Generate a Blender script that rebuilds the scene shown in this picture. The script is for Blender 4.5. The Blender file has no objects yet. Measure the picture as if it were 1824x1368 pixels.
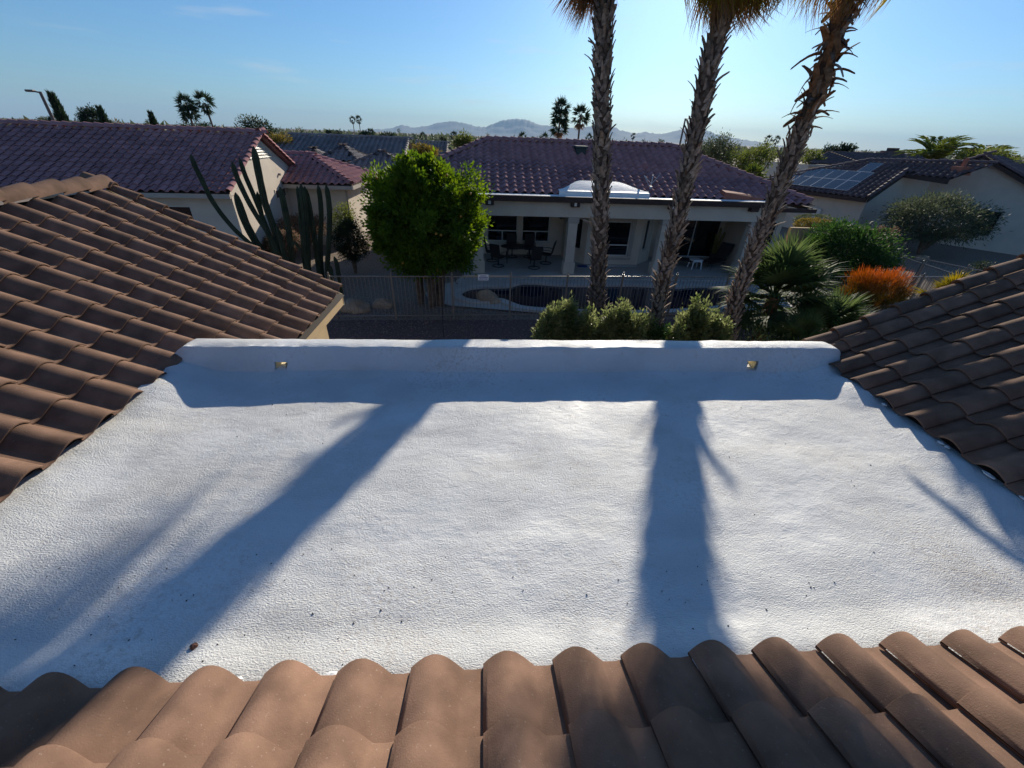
import bpy, bmesh, math, random
import numpy as np
from math import sin, cos, tan, atan, atan2, pi, radians, sqrt, hypot
from mathutils import Vector, Matrix, Quaternion

random.seed(7); rng = np.random.default_rng(7)
S = bpy.context.scene
COL = S.collection

# ------------------------------------------------------------------ camera
FPX = 715.0; CAMZ = 5.2
PITCH = atan(440 / FPX); ROLL = atan(.038); HEAD = atan(66 / (FPX / cos(PITCH)))
_f0 = np.array([sin(HEAD), cos(HEAD), 0]); _r0 = np.array([cos(HEAD), -sin(HEAD), 0]); _u0 = np.array([0, 0, 1.])
CF = cos(PITCH) * _f0 - sin(PITCH) * _u0
_up = sin(PITCH) * _f0 + cos(PITCH) * _u0
CR = _r0 * cos(ROLL) + _up * sin(ROLL)
CU = -_r0 * sin(ROLL) + _up * cos(ROLL)
CPOS = np.array([0, 0, CAMZ])
cam = bpy.data.cameras.new('camera'); camo = bpy.data.objects.new('camera', cam); COL.objects.link(camo)
cam.sensor_fit = 'HORIZONTAL'; cam.sensor_width = 36.0; cam.lens = FPX / 1824 * 36
cam.clip_start = .05; cam.clip_end = 60000
camo.matrix_world = Matrix(((CR[0], CU[0], -CF[0], 0), (CR[1], CU[1], -CF[1], 0), (CR[2], CU[2], -CF[2], CAMZ), (0, 0, 0, 1)))
S.camera = camo

# ------------------------------------------------------------------ light
SX, SY = .95, 2.40
SUN = Vector((SX, SY, 1)).normalized()
SUN_EL = math.asin(SUN.z); SUN_AZ = atan2(SUN.x, SUN.y)
w = bpy.data.worlds.new('World'); S.world = w; w.use_nodes = True
nt = w.node_tree; nt.nodes.clear()
sky = nt.nodes.new('ShaderNodeTexSky'); sky.sky_type = 'NISHITA'; sky.sun_disc = False
sky.sun_elevation = SUN_EL; sky.sun_rotation = SUN_AZ
sky.altitude = 0; sky.air_density = 1.05; sky.dust_density = .38; sky.ozone_density = 6.5
bg = nt.nodes.new('ShaderNodeBackground'); bg.inputs[1].default_value = .081
out = nt.nodes.new('ShaderNodeOutputWorld')
# thin high cloud wisps, everywhere along the lower sky
tc = nt.nodes.new('ShaderNodeTexCoord'); mp = nt.nodes.new('ShaderNodeMapping'); mp.inputs['Scale'].default_value = (3, 3, 22)
nz = nt.nodes.new('ShaderNodeTexNoise'); nz.inputs['Scale'].default_value = 2.2; nz.inputs['Detail'].default_value = 6
cr = nt.nodes.new('ShaderNodeValToRGB'); cr.color_ramp.elements[0].position = .60; cr.color_ramp.elements[1].position = .85
mx = nt.nodes.new('ShaderNodeMixRGB'); mx.inputs[2].default_value = (7.0, 7.2, 7.4, 1)
mu = nt.nodes.new('ShaderNodeMath'); mu.operation = 'MULTIPLY'; mu.inputs[1].default_value = .40
nt.links.new(tc.outputs['Generated'], mp.inputs[0]); nt.links.new(mp.outputs[0], nz.inputs[0])
nt.links.new(nz.outputs[0], cr.inputs[0]); nt.links.new(cr.outputs[0], mu.inputs[0]); nt.links.new(mu.outputs[0], mx.inputs[0])
tint = nt.nodes.new('ShaderNodeVectorMath'); tint.operation = 'MULTIPLY'; tint.inputs[1].default_value = (.83, 1.04, 1.14)
nt.links.new(sky.outputs[0], tint.inputs[0]); nt.links.new(tint.outputs[0], mx.inputs[1]); nt.links.new(mx.outputs[0], bg.inputs[0]); nt.links.new(bg.outputs[0], out.inputs[0])
sl = bpy.data.lights.new('sun', 'SUN'); sl.energy = 5.0; sl.angle = radians(.53); sl.color = (1, .915, .765)
so = bpy.data.objects.new('sun', sl); COL.objects.link(so); so.location = (10, 20, 30)
so.rotation_euler = (-SUN).to_track_quat('-Z', 'Y').to_euler()
S.view_settings.view_transform = 'Standard'; S.view_settings.look = 'None'
S.view_settings.exposure = 0.36; S.view_settings.gamma = 1.0; S.view_settings.use_curve_mapping = False
S.render.engine = 'CYCLES'

# ------------------------------------------------------------------ pixel helpers (a pixel gives a direction; distance from ground / plane)
def ray(x, y): return CR * (x - 912) - CU * (y - 684) + CF * FPX
def PZ(x, y, z=0.): d = ray(x, y); return CPOS + d * ((z - CAMZ) / d[2])
def PY(x, y, Y): d = ray(x, y); return CPOS + d * (Y / d[1])
def PD(x, y, D):
    d = ray(x, y); return CPOS + d * (D / hypot(d[0], d[1]))
def depth(p): return float((np.asarray(p, float) - CPOS) @ CF)
def proj(p):
    v = np.asarray(p, float) - CPOS; c = v @ CF
    return 912 + FPX * (v @ CR) / c, 684 - FPX * (v @ CU) / c, c

# ------------------------------------------------------------------ object helpers
def link(o, parent=None):
    """parts are modelled in world coordinates: the parent's own placement is undone"""
    COL.objects.link(o)
    if parent is not None:
        o.parent = parent
        if parent.type == 'EMPTY': o.matrix_parent_inverse = Matrix.LocRotScale(parent.location, parent.rotation_euler, None).inverted()
    return o
def tag(o, label=None, cat=None, group=None, kind=None):
    if label: o['label'] = label
    if cat: o['category'] = cat
    if group: o['group'] = group
    if kind: o['kind'] = kind
    return o
def empty(name, loc=(0, 0, 0), rz=0., label=None, cat=None, group=None):
    o = bpy.data.objects.new(name, None); o.location = loc; o.rotation_euler = (0, 0, rz); o.empty_display_size = .2
    link(o); return tag(o, label, cat, group)
def mesh_np(name, V, Fq, mat=None, smooth=False):
    """V (n,3), Fq (m,k) array of equal-sized faces"""
    V = np.asarray(V, np.float32); Fq = np.asarray(Fq, np.int32); m, k = Fq.shape
    me = bpy.data.meshes.new(name)
    me.vertices.add(len(V)); me.vertices.foreach_set('co', V.ravel())
    me.loops.add(m * k); me.loops.foreach_set('vertex_index', Fq.ravel())
    me.polygons.add(m); me.polygons.foreach_set('loop_start', np.arange(0, m * k, k, dtype=np.int32))
    me.polygons.foreach_set('loop_total', np.full(m, k, np.int32))
    if smooth: me.polygons.foreach_set('use_smooth', np.ones(m, bool))
    me.update(calc_edges=True)
    if mat: me.materials.append(mat)
    return me
class MB:
    """collects shapes for one mesh"""
    def __init__(s): s.v = []; s.f = []
    def add(s, V, Fs):
        b = len(s.v); s.v += [tuple(map(float, p)) for p in V]; s.f += [tuple(i + b for i in f) for f in Fs]; return s
    def box(s, x0, x1, y0, y1, z0, z1, M=None):
        P = [(x0, y0, z0), (x1, y0, z0), (x1, y1, z0), (x0, y1, z0), (x0, y0, z1), (x1, y0, z1), (x1, y1, z1), (x0, y1, z1)]
        if M is not None: P = [tuple(M @ Vector(p)) for p in P]
        return s.add(P, [(3, 2, 1, 0), (4, 5, 6, 7), (0, 1, 5, 4), (1, 2, 6, 5), (2, 3, 7, 6), (3, 0, 4, 7)])
    def tube(s, pts, r, n=8, cap=True):
        pts = [Vector(p) for p in pts]; rs = r if hasattr(r, '__len__') else [r] * len(pts)
        rings = []; ref = None
        for i, p in enumerate(pts):
            t = (pts[min(i + 1, len(pts) - 1)] - pts[max(i - 1, 0)]).normalized()
            if ref is None: ref = Vector((1, 0, 0)) if abs(t.x) < .8 else Vector((0, 1, 0))
            a = (ref - t * ref.dot(t)).normalized(); b = t.cross(a); ref = a
            rings.append([p + (a * cos(2 * pi * k / n) + b * sin(2 * pi * k / n)) * rs[i] for k in range(n)])
        V = [q for g in rings for q in g]; Fs = []
        for i in range(len(rings) - 1):
            for k in range(n): Fs.append((i * n + k, i * n + (k + 1) % n, (i + 1) * n + (k + 1) % n, (i + 1) * n + k))
        if cap: Fs.append(tuple(range(n - 1, -1, -1))); Fs.append(tuple((len(rings) - 1) * n + k for k in range(n)))
        return s.add(V, Fs)
    def prism(s, poly, z0, z1):
        n = len(poly); V = [(p[0], p[1], z0) for p in poly] + [(p[0], p[1], z1) for p in poly]
        Fs = [tuple(range(n - 1, -1, -1)), tuple(range(n, 2 * n))] + [(i, (i + 1) % n, n + (i + 1) % n, n + i) for i in range(n)]
        return s.add(V, Fs)
    def mesh(s, name, mat=None, smooth=None, bevel=0.):
        me = bpy.data.meshes.new(name); me.from_pydata(s.v, [], s.f)
        if bevel:
            bm = bmesh.new(); bm.from_mesh(me)
            bmesh.ops.bevel(bm, geom=bm.edges[:], offset=bevel, segments=2, affect='EDGES', profile=.6, clamp_overlap=True)
            bm.to_mesh(me); bm.free()
        if smooth is not None:
            me.polygons.foreach_set('use_smooth', [True] * len(me.polygons)); me.update()
            me.set_sharp_from_angle(angle=radians(smooth))
        me.update()
        if mat: me.materials.append(mat)
        return me
    def build(s, name, mat, parent=None, smooth=None, bevel=0., loc=None):
        o = bpy.data.objects.new(name, s.mesh(name, mat, smooth, bevel))
        if loc is not None: o.location = loc
        return link(o, parent)
def new(name, me, parent=None, M=None):
    o = bpy.data.objects.new(name, me)
    if M is not None: o.matrix_local = M
    return link(o, parent)

# ------------------------------------------------------------------ materials
MATS = {}
def mat(name, col, rough=.8, var=.0, scale=3., bump=0., bscale=40., spec=.3, col2=None, obj_rand=0., detail=5., metal=0., bdist=.01, stretch=None, speck=0.):
    m = bpy.data.materials.new(name); m.use_nodes = True; N = m.node_tree.nodes; L = m.node_tree.links
    p = N['Principled BSDF']; p.inputs['Roughness'].default_value = rough; p.inputs['Specular IOR Level'].default_value = spec; p.inputs['Metallic'].default_value = metal
    c = (*col, 1)
    p.inputs['Base Color'].default_value = c
    g = N.new('ShaderNodeNewGeometry')
    src = g.outputs['Position']
    if stretch:
        mp = N.new('ShaderNodeMapping'); mp.inputs['Scale'].default_value = stretch; L.new(src, mp.inputs[0]); src = mp.outputs[0]
    cur = None
    if var > 0 or col2:
        n = N.new('ShaderNodeTexNoise'); n.inputs['Scale'].default_value = scale; n.inputs['Detail'].default_value = detail; L.new(src, n.inputs['Vector'])
        r = N.new('ShaderNodeValToRGB'); r.color_ramp.elements[0].position = .32; r.color_ramp.elements[1].position = .68
        a = tuple(x * (1 - var) for x in col); b = col2 if col2 else tuple(min(1, x * (1 + var)) for x in col)
        r.color_ramp.elements[0].color = (*a, 1); r.color_ramp.elements[1].color = (*b, 1)
        L.new(n.outputs[0], r.inputs[0]); cur = r.outputs[0]
    if speck and cur:
        ns = N.new('ShaderNodeTexNoise'); ns.inputs['Scale'].default_value = 95; ns.inputs['Detail'].default_value = 3; L.new(src, ns.inputs['Vector'])
        rs = N.new('ShaderNodeValToRGB'); rs.color_ramp.elements[0].position = .66; rs.color_ramp.elements[1].position = .74; rs.color_ramp.elements[1].color = (speck,) * 3 + (1,); L.new(ns.outputs[0], rs.inputs[0])
        ms_ = N.new('ShaderNodeMixRGB'); ms_.inputs[2].default_value = (.5, .42, .34, 1); L.new(rs.outputs[0], ms_.inputs[0]); L.new(cur, ms_.inputs[1]); cur = ms_.outputs[0]
    if obj_rand:
        oi = N.new('ShaderNodeObjectInfo'); mr = N.new('ShaderNodeMapRange'); mr.inputs[3].default_value = 1 - obj_rand; mr.inputs[4].default_value = 1 + obj_rand
        L.new(oi.outputs['Random'], mr.inputs[0])
        mm = N.new('ShaderNodeVectorMath'); mm.operation = 'SCALE'
        if cur: L.new(cur, mm.inputs[0])
        else: mm.inputs[0].default_value = col
        L.new(mr.outputs[0], mm.inputs[3]); cur = mm.outputs[0]
    if cur: L.new(cur, p.inputs['Base Color'])
    if bump:
        n2 = N.new('ShaderNodeTexNoise'); n2.inputs['Scale'].default_value = bscale; n2.inputs['Detail'].default_value = 4; L.new(src, n2.inputs['Vector'])
        b = N.new('ShaderNodeBump'); b.inputs['Strength'].default_value = bump; b.inputs['Distance'].default_value = bdist
        L.new(n2.outputs[0], b.inputs['Height']); L.new(b.outputs[0], p.inputs['Normal'])
    MATS[name] = m; return m
def leafmat(name, c1, c2, trans=.4, rough=.45, scale=2.5, tcol=None, grad=None):
    """two-tone leaf with light coming through"""
    m = bpy.data.materials.new(name); m.use_nodes = True; N = m.node_tree.nodes; L = m.node_tree.links
    p = N['Principled BSDF']; p.inputs['Roughness'].default_value = min(1, rough + .15); p.inputs['Specular IOR Level'].default_value = .2
    g = N.new('ShaderNodeNewGeometry'); n = N.new('ShaderNodeTexNoise'); n.inputs['Scale'].default_value = scale; n.inputs['Detail'].default_value = 6
    L.new(g.outputs['Position'], n.inputs['Vector'])
    r = N.new('ShaderNodeValToRGB'); r.color_ramp.elements[0].position = .35; r.color_ramp.elements[1].position = .65
    r.color_ramp.elements[0].color = (*c1, 1); r.color_ramp.elements[1].color = (*c2, 1); L.new(n.outputs[0], r.inputs[0])
    colout = r.outputs[0]
    if grad:   # plant whose tips have another colour: (z0, z1, tip colour)
        sp = N.new('ShaderNodeSeparateXYZ'); L.new(g.outputs['Position'], sp.inputs[0])
        mr = N.new('ShaderNodeMapRange'); mr.inputs[1].default_value = grad[0]; mr.inputs[2].default_value = grad[1]; L.new(sp.outputs[2], mr.inputs[0])
        ad = N.new('ShaderNodeMath'); ad.operation = 'ADD'; sb = N.new('ShaderNodeMath'); sb.operation = 'SUBTRACT'; sb.inputs[1].default_value = .5
        L.new(n.outputs[0], sb.inputs[0]); L.new(mr.outputs[0], ad.inputs[0]); L.new(sb.outputs[0], ad.inputs[1]); ad.use_clamp = True
        mg = N.new('ShaderNodeMixRGB'); mg.inputs[2].default_value = (*grad[2], 1); L.new(ad.outputs[0], mg.inputs[0]); L.new(colout, mg.inputs[1]); colout = mg.outputs[0]
    L.new(colout, p.inputs['Base Color'])
    t = N.new('ShaderNodeBsdfTranslucent'); mixs = N.new('ShaderNodeMixShader'); mixs.inputs[0].default_value = trans
    hs = N.new('ShaderNodeHueSaturation'); hs.inputs['Hue'].default_value = .485; hs.inputs['Saturation'].default_value = 1.1; hs.inputs['Value'].default_value = 2.0
    L.new(colout, hs.inputs['Color']); L.new(hs.outputs[0], t.inputs[0])
    L.new(p.outputs[0], mixs.inputs[1]); L.new(t.outputs[0], mixs.inputs[2]); L.new(mixs.outputs[0], N['Material Output'].inputs[0])
    MATS[name] = m; return m

mat('tile_brown', (.190, .112, .077), .88, .28, 6., .45, 160., .2, obj_rand=.2, bdist=.004, speck=.3)
mat('tile_purple', (.36, .185, .185), .95, .16, 1.6, .2, 60., .06, obj_rand=.14)
mat('tile_grey', (.22, .19, .19), .8, .2, 1.0, .1, 40.)
mat('tile_dark', (.13, .085, .085), .75, .2, 1.2, .1, 40.)
mat('underlay', (.05, .04, .035), .9)
mat('stucco', (.60, .52, .43), .9, .07, 1.5, .5, 70., .15)
mat('stucco_tan', (.50, .37, .22), .9, .08, 2., .6, 80., .15)
mat('stucco_dark', (.42, .37, .32), .9, .06, 1.5, .4, 70., .15)  # darker stucco for trim, soffits and the patio ceiling
mat('trim_brown', (.055, .035, .03), .7, .1, 4., .1, 30.)
mat('daylight_white', (.78, .78, .77), .5, .03, 3.)  # white put in for sunlight seen through the corbel drain holes
mat('white_foam', (.80, .80, .79), .55, .05, 6., .5, 50.)
mat('frame_white', (.62, .60, .56), .45)
mat('glass', (.006, .006, .008), .04, spec=.6)
mat('dark_metal', (.018, .018, .02), .45, spec=.4)
mat('fence_metal', (.21, .18, .15), .32, .05, 3., spec=.6)
mat('pole_metal', (.12, .09, .08), .5)
mat('concrete', (.42, .40, .37), .85, .1, .8, .2, 60.)
mat('coping', (.46, .44, .41), .8, .1, 2., .2, 50.)
mat('gravel', (.25, .20, .16), .95, .35, 14., .9, 55., .1, detail=8, bdist=.03)
mat('gravel_purple', (.15, .105, .095), .95, .40, 22., 1., 60., .1, detail=8, bdist=.03)
mat('desert', (.24, .19, .15), .95, .3, .4, .3, 20., .1)
mat('boulder', (.36, .27, .19), .9, .25, 2.5, .7, 14., .15, bdist=.04)
mat('water', (.004, .012, .03), .06, bump=.25, bscale=2.5, spec=.6)
mat('soil', (.13, .09, .07), .95, .25, 5., .5, 30.)
mat('trunk', (.14, .10, .075), .95, .3, 6., .6, 25., .1)
mat('boot', (.225, .175, .14), .92, .5, 14., .5, 60., .1, obj_rand=.5)
mat('boot_core', (.085, .055, .04), .95, .3, 12., .6, 30.)
mat('thatch', (.20, .11, .06), .9, .4, 12., .3, 60., .1)
mat('cactus', (.045, .058, .034), .75, .25, 3., .3, 40., .25)
mat('solar', (.012, .014, .022), .12, .2, 2., spec=.6)
mat('solar_frame', (.55, .56, .58), .4)
mat('plastic_white', (.72, .73, .74), .4)
mat('fabric_dark', (.028, .026, .026), .8)
mat('pot', (.05, .04, .04), .6)
mat('blue_plastic', (.01, .03, .18), .4)
mat('terracotta', (.38, .14, .09), .8, .1, 4.)
mat('mountain', (.10, .09, .09), .95, .35, .0016, .0)
mat('debris', (.05, .035, .025), .9)
mat('stone_red', (.16, .075, .05), .85, .2, 60.)
mat('foam_raw', (.80, .70, .45), .7, .1, 20.)
leafmat('leaf_citrus', (.045, .095, .012), (.11, .17, .018), .48)
leafmat('leaf_hedge', (.085, .12, .04), (.19, .21, .10), .42, .25, 6.)
leafmat('leaf_green', (.018, .052, .014), (.04, .085, .02), .35)
leafmat('leaf_dark', (.014, .026, .012), (.03, .044, .018), .25)
leafmat('leaf_olive', (.045, .062, .035), (.09, .105, .06), .3)
leafmat('leaf_yellow', (.10, .085, .02), (.16, .13, .03), .4)
leafmat('leaf_lime', (.06, .085, .02), (.11, .13, .03), .42)
leafmat('leaf_pale', (.09, .085, .05), (.14, .12, .07), .3)
leafmat('leaf_pink', (.06, .065, .03), (.20, .12, .09), .3, scale=7.)
leafmat('leaf_pine', (.012, .028, .014), (.028, .05, .02), .2)
leafmat('frond', (.035, .06, .012), (.085, .11, .02), .35, .4)
leafmat('frond_yellow', (.13, .12, .02), (.22, .17, .02), .4, .4)
leafmat('frond_dead', (.17, .095, .045), (.26, .16, .08), .25, .8, 6.)
leafmat('frond_bluegreen', (.040, .070, .022), (.085, .12, .045), .38, .5)
M = MATS

# membrane: white elastomeric coating with lumpy orange-peel skin, stains and scuffs
def membrane_mat():
    m = bpy.data.materials.new('roof_coating'); m.use_nodes = True; N = m.node_tree.nodes; L = m.node_tree.links
    p = N['Principled BSDF']; p.inputs['Specular IOR Level'].default_value = .34
    g = N.new('ShaderNodeNewGeometry'); P = g.outputs['Position']
    def noise(sc, det=4, st=None, rough=.5):
        n = N.new('ShaderNodeTexNoise'); n.inputs['Scale'].default_value = sc; n.inputs['Detail'].default_value = det; n.inputs['Roughness'].default_value = rough
        if st:
            mp = N.new('ShaderNodeMapping'); mp.inputs['Scale'].default_value = st; L.new(P, mp.inputs[0]); L.new(mp.outputs[0], n.inputs['Vector'])
        else: L.new(P, n.inputs['Vector'])
        return n.outputs[0]
    def ramp(x, a, b, ca=(0, 0, 0, 1), cb=(1, 1, 1, 1)):
        r = N.new('ShaderNodeValToRGB'); r.color_ramp.elements[0].position = a; r.color_ramp.elements[1].position = b
        r.color_ramp.elements[0].color = ca; r.color_ramp.elements[1].color = cb; L.new(x, r.inputs[0]); return r.outputs[0]
    def mixc(f, a, b, blend='MIX'):
        x = N.new('ShaderNodeMixRGB'); x.blend_type = blend
        L.new(f, x.inputs[0])
        for i, q in ((1, a), (2, b)):
            if isinstance(q, tuple): x.inputs[i].default_value = q
            else: L.new(q, x.inputs[i])
        return x.outputs[0]
    def math_(op, a, b):
        x = N.new('ShaderNodeMath'); x.operation = op
        for i, q in ((0, a), (1, b)):
            if isinstance(q, (int, float)): x.inputs[i].default_value = q
            else: L.new(q, x.inputs[i])
        return x.outputs[0]
    base = ramp(noise(1.3, 5), .3, .7, (.68, .68, .665, 1), (.78, .775, .755, 1))
    dirt = math_('MULTIPLY', ramp(noise(1.3, 3), .47, .70), ramp(noise(34, 6, None, .72), .49, .64))
    base = mixc(math_('MULTIPLY', dirt, .45), base, (.40, .30, .22, 1))
    scuff = math_('MULTIPLY', ramp(noise(.9, 3, (1, 1, 1)), .5, .7), ramp(noise(22, 6, (3.5, 1, 1), .65), .60, .70))
    base = mixc(math_('MULTIPLY', scuff, .30), base, (.30, .29, .28, 1))
    pond = ramp(noise(.75, 6, (1, 1.4, 1), .62), .50, .60); edge_ = math_('MULTIPLY', pond, .26)     # dried puddle stains
    base = mixc(edge_, base, (.50, .46, .40, 1))
    spots = math_('MULTIPLY', ramp(noise(7, 3), .62, .70), .35); base = mixc(math_('MULTIPLY', spots, ramp(noise(60, 4), .5, .6)), base, (.42, .33, .24, 1))
    L.new(base, p.inputs['Base Color'])
    L.new(ramp(noise(2.0, 3), .35, .65, (.40,) * 3 + (1,), (.62,) * 3 + (1,)), p.inputs['Roughness'])
    # relief: fine peel, its strength varying over the roof, plus long ripples
    fine = noise(95, 5, (1, 1.5, 1), .62); mid = noise(17, 4, (1, 1.7, 1)); amt = ramp(noise(1.6, 2), .35, .65, (.35,) * 3 + (1,), (1, 1, 1, 1))
    h = math_('ADD', math_('MULTIPLY', fine, amt), math_('MULTIPLY', mid, .40))
    b = N.new('ShaderNodeBump'); b.inputs['Strength'].default_value = .85; b.inputs['Distance'].default_value = .015
    L.new(h, b.inputs['Height']); L.new(b.outputs[0], p.inputs['Normal'])
    return m
M['coating'] = membrane_mat()

# ------------------------------------------------------------------ ground, terrain, pool (the setting)
GS = 14000.
gv = [(-GS, -GS, 0), (GS, -GS, 0), (GS, GS, 0), (-GS, GS, 0)]
tag(MB().add(gv, [(0, 1, 2, 3)]).build('ground', M['desert']), kind='structure')
tag(MB().add([(-24, 8, .004), (34, 8, .004), (34, 40, .004), (-24, 40, .004)], [(0, 1, 2, 3)]).build('gravel_ground', M['gravel']), kind='structure')
tag(MB().add([(-24, -8, .008), (34, -8, .008), (34, 13.4, .008), (-4.6, 12.35, .008), (-24, 11.5, .008)], [(0, 1, 2, 3, 4)]).build('gravel_yard', M['gravel_purple']), kind='structure')

pool_px = [(821, 521), (832, 515), (850, 512), (878, 511), (906, 511), (917, 507), (932, 504), (954, 504), (993, 508), (1037, 509), (1081, 508), (1140, 508), (1199, 513),
           (1228, 510), (1263, 509), (1288, 515), (1299, 529), (1290, 544), (1230, 549), (1160, 552), (1100, 553), (1030, 551), (967, 548), (930, 545), (912, 538), (893, 530), (870, 534), (845, 534), (825, 529)]
pool = [PZ(x, y, .1)[:2] for x, y in pool_px]
def smooth_poly(P, it=2):
    P = [np.array(p) for p in P]
    for _ in range(it):
        Q = []
        for i in range(len(P)):
            a, b = P[i], P[(i + 1) % len(P)]; Q += [a * .75 + b * .25, a * .25 + b * .75]
        P = Q
    return P
pool = smooth_poly(pool, 2)
pc = np.mean(pool, axis=0)
def offset_poly(P, d):
    n = len(P); R = []
    for i in range(n):
        t = P[(i + 1) % n] - P[i - 1]; t = t / np.linalg.norm(t); nn = np.array([t[1], -t[0]])
        R.append(P[i] + nn * d)
    return R
area = sum(pool[i - 1][0] * pool[i][1] - pool[i][0] * pool[i - 1][1] for i in range(len(pool)))
sgn = 1 if area > 0 else -1
rim = offset_poly(pool, .32 * sgn)
mb = MB(); n = len(pool)
V = [(*p, .0) for p in rim] + [(*p, .11) for p in rim] + [(*p, .11) for p in pool] + [(*p, -.02) for p in pool]
Fs = []
for i in range(n):
    j = (i + 1) % n
    for a in range(3): Fs.append((a * n + i, a * n + j, (a + 1) * n + j, (a + 1) * n + i))
mb.add(V, Fs); tag(mb.build('pool_coping', M['coping'], smooth=40), kind='structure')
tag(MB().add([(*p, .03) for p in pool], [tuple(range(n))]).build('pool_water', M['water']), kind='structure')
deck = [PZ(x, y, .05)[:2] for x, y in [(786, 520), (800, 505), (830, 494)]]
deck_poly = [(-1.9, 14.3), (-2.15, 14.9), (-1.95, 15.6), (-1.2, 16.4), (-1.0, 17.2), (-1.0, 20.9), (12.2, 20.9), (13.6, 17.4), (11.5, 15.2), (10.6, 14.2), (9.5, 14.0)]
# deck: polygon with the pool cut out (triangulated by bmesh)
def poly_with_hole(name, outer, hole, z, matl):
    bm = bmesh.new()
    def loop(P):
        vs = [bm.verts.new((p[0], p[1], z)) for p in P]
        return [bm.edges.new((vs[i], vs[(i + 1) % len(vs)])) for i in range(len(vs))]
    e = loop(outer) + loop(hole)
    bmesh.ops.triangle_fill(bm, use_beauty=True, use_dissolve=False, edges=e)
    me = bpy.data.meshes.new(name); bm.to_mesh(me); bm.free(); me.materials.append(matl)
    for p in me.polygons:
        if p.normal.z < 0: p.flip()
    return link(bpy.data.objects.new(name, me))
deck_out = [(-1.2, 13.6), (-2.05, 14.2), (-2.25, 14.9), (-2.0, 15.7), (-1.2, 16.4), (-1.0, 17.2), (-1.0, 20.8), (12.6, 20.8), (13.2, 16.5), (12.3, 14.6), (11.6, 13.8), (10.5, 13.25), (6, 12.95), (2.6, 12.9), (.9, 13.2)]
tag(poly_with_hole('pool_deck', deck_out, rim, .06, M['concrete']), kind='structure')
tag(MB().box(-1.0, 12.4, 16.9, 20.95, .0, .10).build('patio_slab', M['concrete'], bevel=.02), kind='structure')

# far mountains
def mountains():
    px = [(560, 239), (612, 236), (625, 231), (645, 232), (660, 231), (700, 229), (715, 224), (735, 228), (760, 226), (780, 221), (793, 219), (810, 219), (835, 223), (850, 227), (865, 228), (875, 224), (890, 219), (905, 216), (920, 215), (935, 216), (950, 221),
          (965, 226), (985, 226), (1000, 228), (1030, 231), (1060, 226), (1090, 228), (1105, 234), (1130, 239), (1150, 237), (1165, 239), (1185, 240), (1210, 234), (1235, 230), (1262, 236), (1285, 243), (1320, 249), (1350, 253), (1380, 258), (1420, 263), (1480, 268)]
    D = 12000.; top = []
    for i in range(len(px) - 1):
        for k in range(6):
            f = k / 6; x = px[i][0] * (1 - f) + px[i + 1][0] * f; y = px[i][1] * (1 - f) + px[i + 1][1] * f + rng.uniform(-1, 1) * (1.5 if k == 3 else .8)
            q = PD(x, y, D); q[2] = CAMZ + (q[2] - CAMZ) * 1.12; top.append(q)
    top = np.array(top); nn = len(top); rows = []
    ts = np.linspace(0, 1, 14)
    from mathutils import noise as mn
    for t in ts:           # foothills in front rise to the crest
        R = top.copy(); d = 1 - (1 - t) * .12
        R[:, 0] *= d; R[:, 1] *= d
        prof = t ** 1.25
        R[:, 2] = np.maximum(-5, top[:, 2] * prof)
        if 0 < t < 1:
            for j in range(nn):
                q = mn.fractal(Vector((R[j, 0] / 420, R[j, 1] / 300, 3.1)), .9, 2.1, 5)
                R[j, 2] = max(-5, R[j, 2] * (1 + .38 * q * (1 - t) ** .6))
        rows.append(R)
    B = top.copy(); B[:, 0] *= 1.12; B[:, 1] *= 1.12; B[:, 2] = -5; rows.append(B)
    V = np.concatenate(rows); nr = len(rows); idx = np.arange(nn - 1)
    Fq = np.concatenate([np.stack([r * nn + idx, r * nn + idx + 1, (r + 1) * nn + idx + 1, (r + 1) * nn + idx], 1) for r in range(nr - 1)])
    tag(new('mountains', mesh_np('mountains', V, Fq, M['mountain'])), kind='structure')
mountains()

# ------------------------------------------------------------------ roof tiles
def tile_mesh(name, w, e, matl, lod=0):
    """S tile: x across (pan then crest, lip at +x), y up the slope, z off the deck. Front edge stands proud of the course below."""
    L_ = e + .05; th = .016 if lod == 0 else .026; lift = .028 if lod == 0 else .040
    nc = {0: 12, 1: 6}[lod]
    xs = [0.]; zs = [.006]
    xs += [w * .14, w * .30]; zs += [.0, .002]
    for k in range(1, nc + 1):
        t = k / nc * .90; xs.append(w * (.30 + .74 * k / nc)); zs.append(.002 + .078 * (w / .305) * (.5 - .5 * cos(2 * pi * t)) ** .54)
    zs[-1] = max(zs[-1], .022)
    n = len(xs); V = []; Fs = []
    def row(y, dz): V.extend((xs[i], y, zs[i] + dz) for i in range(n))
    if lod == 0:
        row(0, lift - .006); row(.006, lift); row(L_, lift * (1 - L_ / e)); row(0, lift - th); row(.03, lift - th); nb = 3
    else:
        row(0, lift); row(L_, lift * (1 - L_ / e)); row(0, lift - th - .004); nb = 2
    for r in range(nb - 1):
        for i in range(n - 1): Fs.append((r * n + i, r * n + i + 1, (r + 1) * n + i + 1, (r + 1) * n + i))
    for i in range(n - 1): Fs.append((nb * n + i, nb * n + i + 1, i + 1, i))
    if lod == 0:
        for i in range(n - 1): Fs.append(((nb + 1) * n + i, (nb + 1) * n + i + 1, nb * n + i + 1, nb * n + i))
        b = len(V); V.extend([(xs[-1], 0, zs[-1] + lift - th), (xs[-1] - .012, L_, zs[-1] - th + lift * (1 - L_ / e))])
        Fs.append((n - 1, b, b + 1, 2 * n + n - 1))
    me = bpy.data.meshes.new(name); me.from_pydata(V, [], Fs)
    me.polygons.foreach_set('use_smooth', [True] * len(me.polygons)); me.update(); me.set_sharp_from_angle(angle=radians(50))
    me.materials.append(matl); return me
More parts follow.
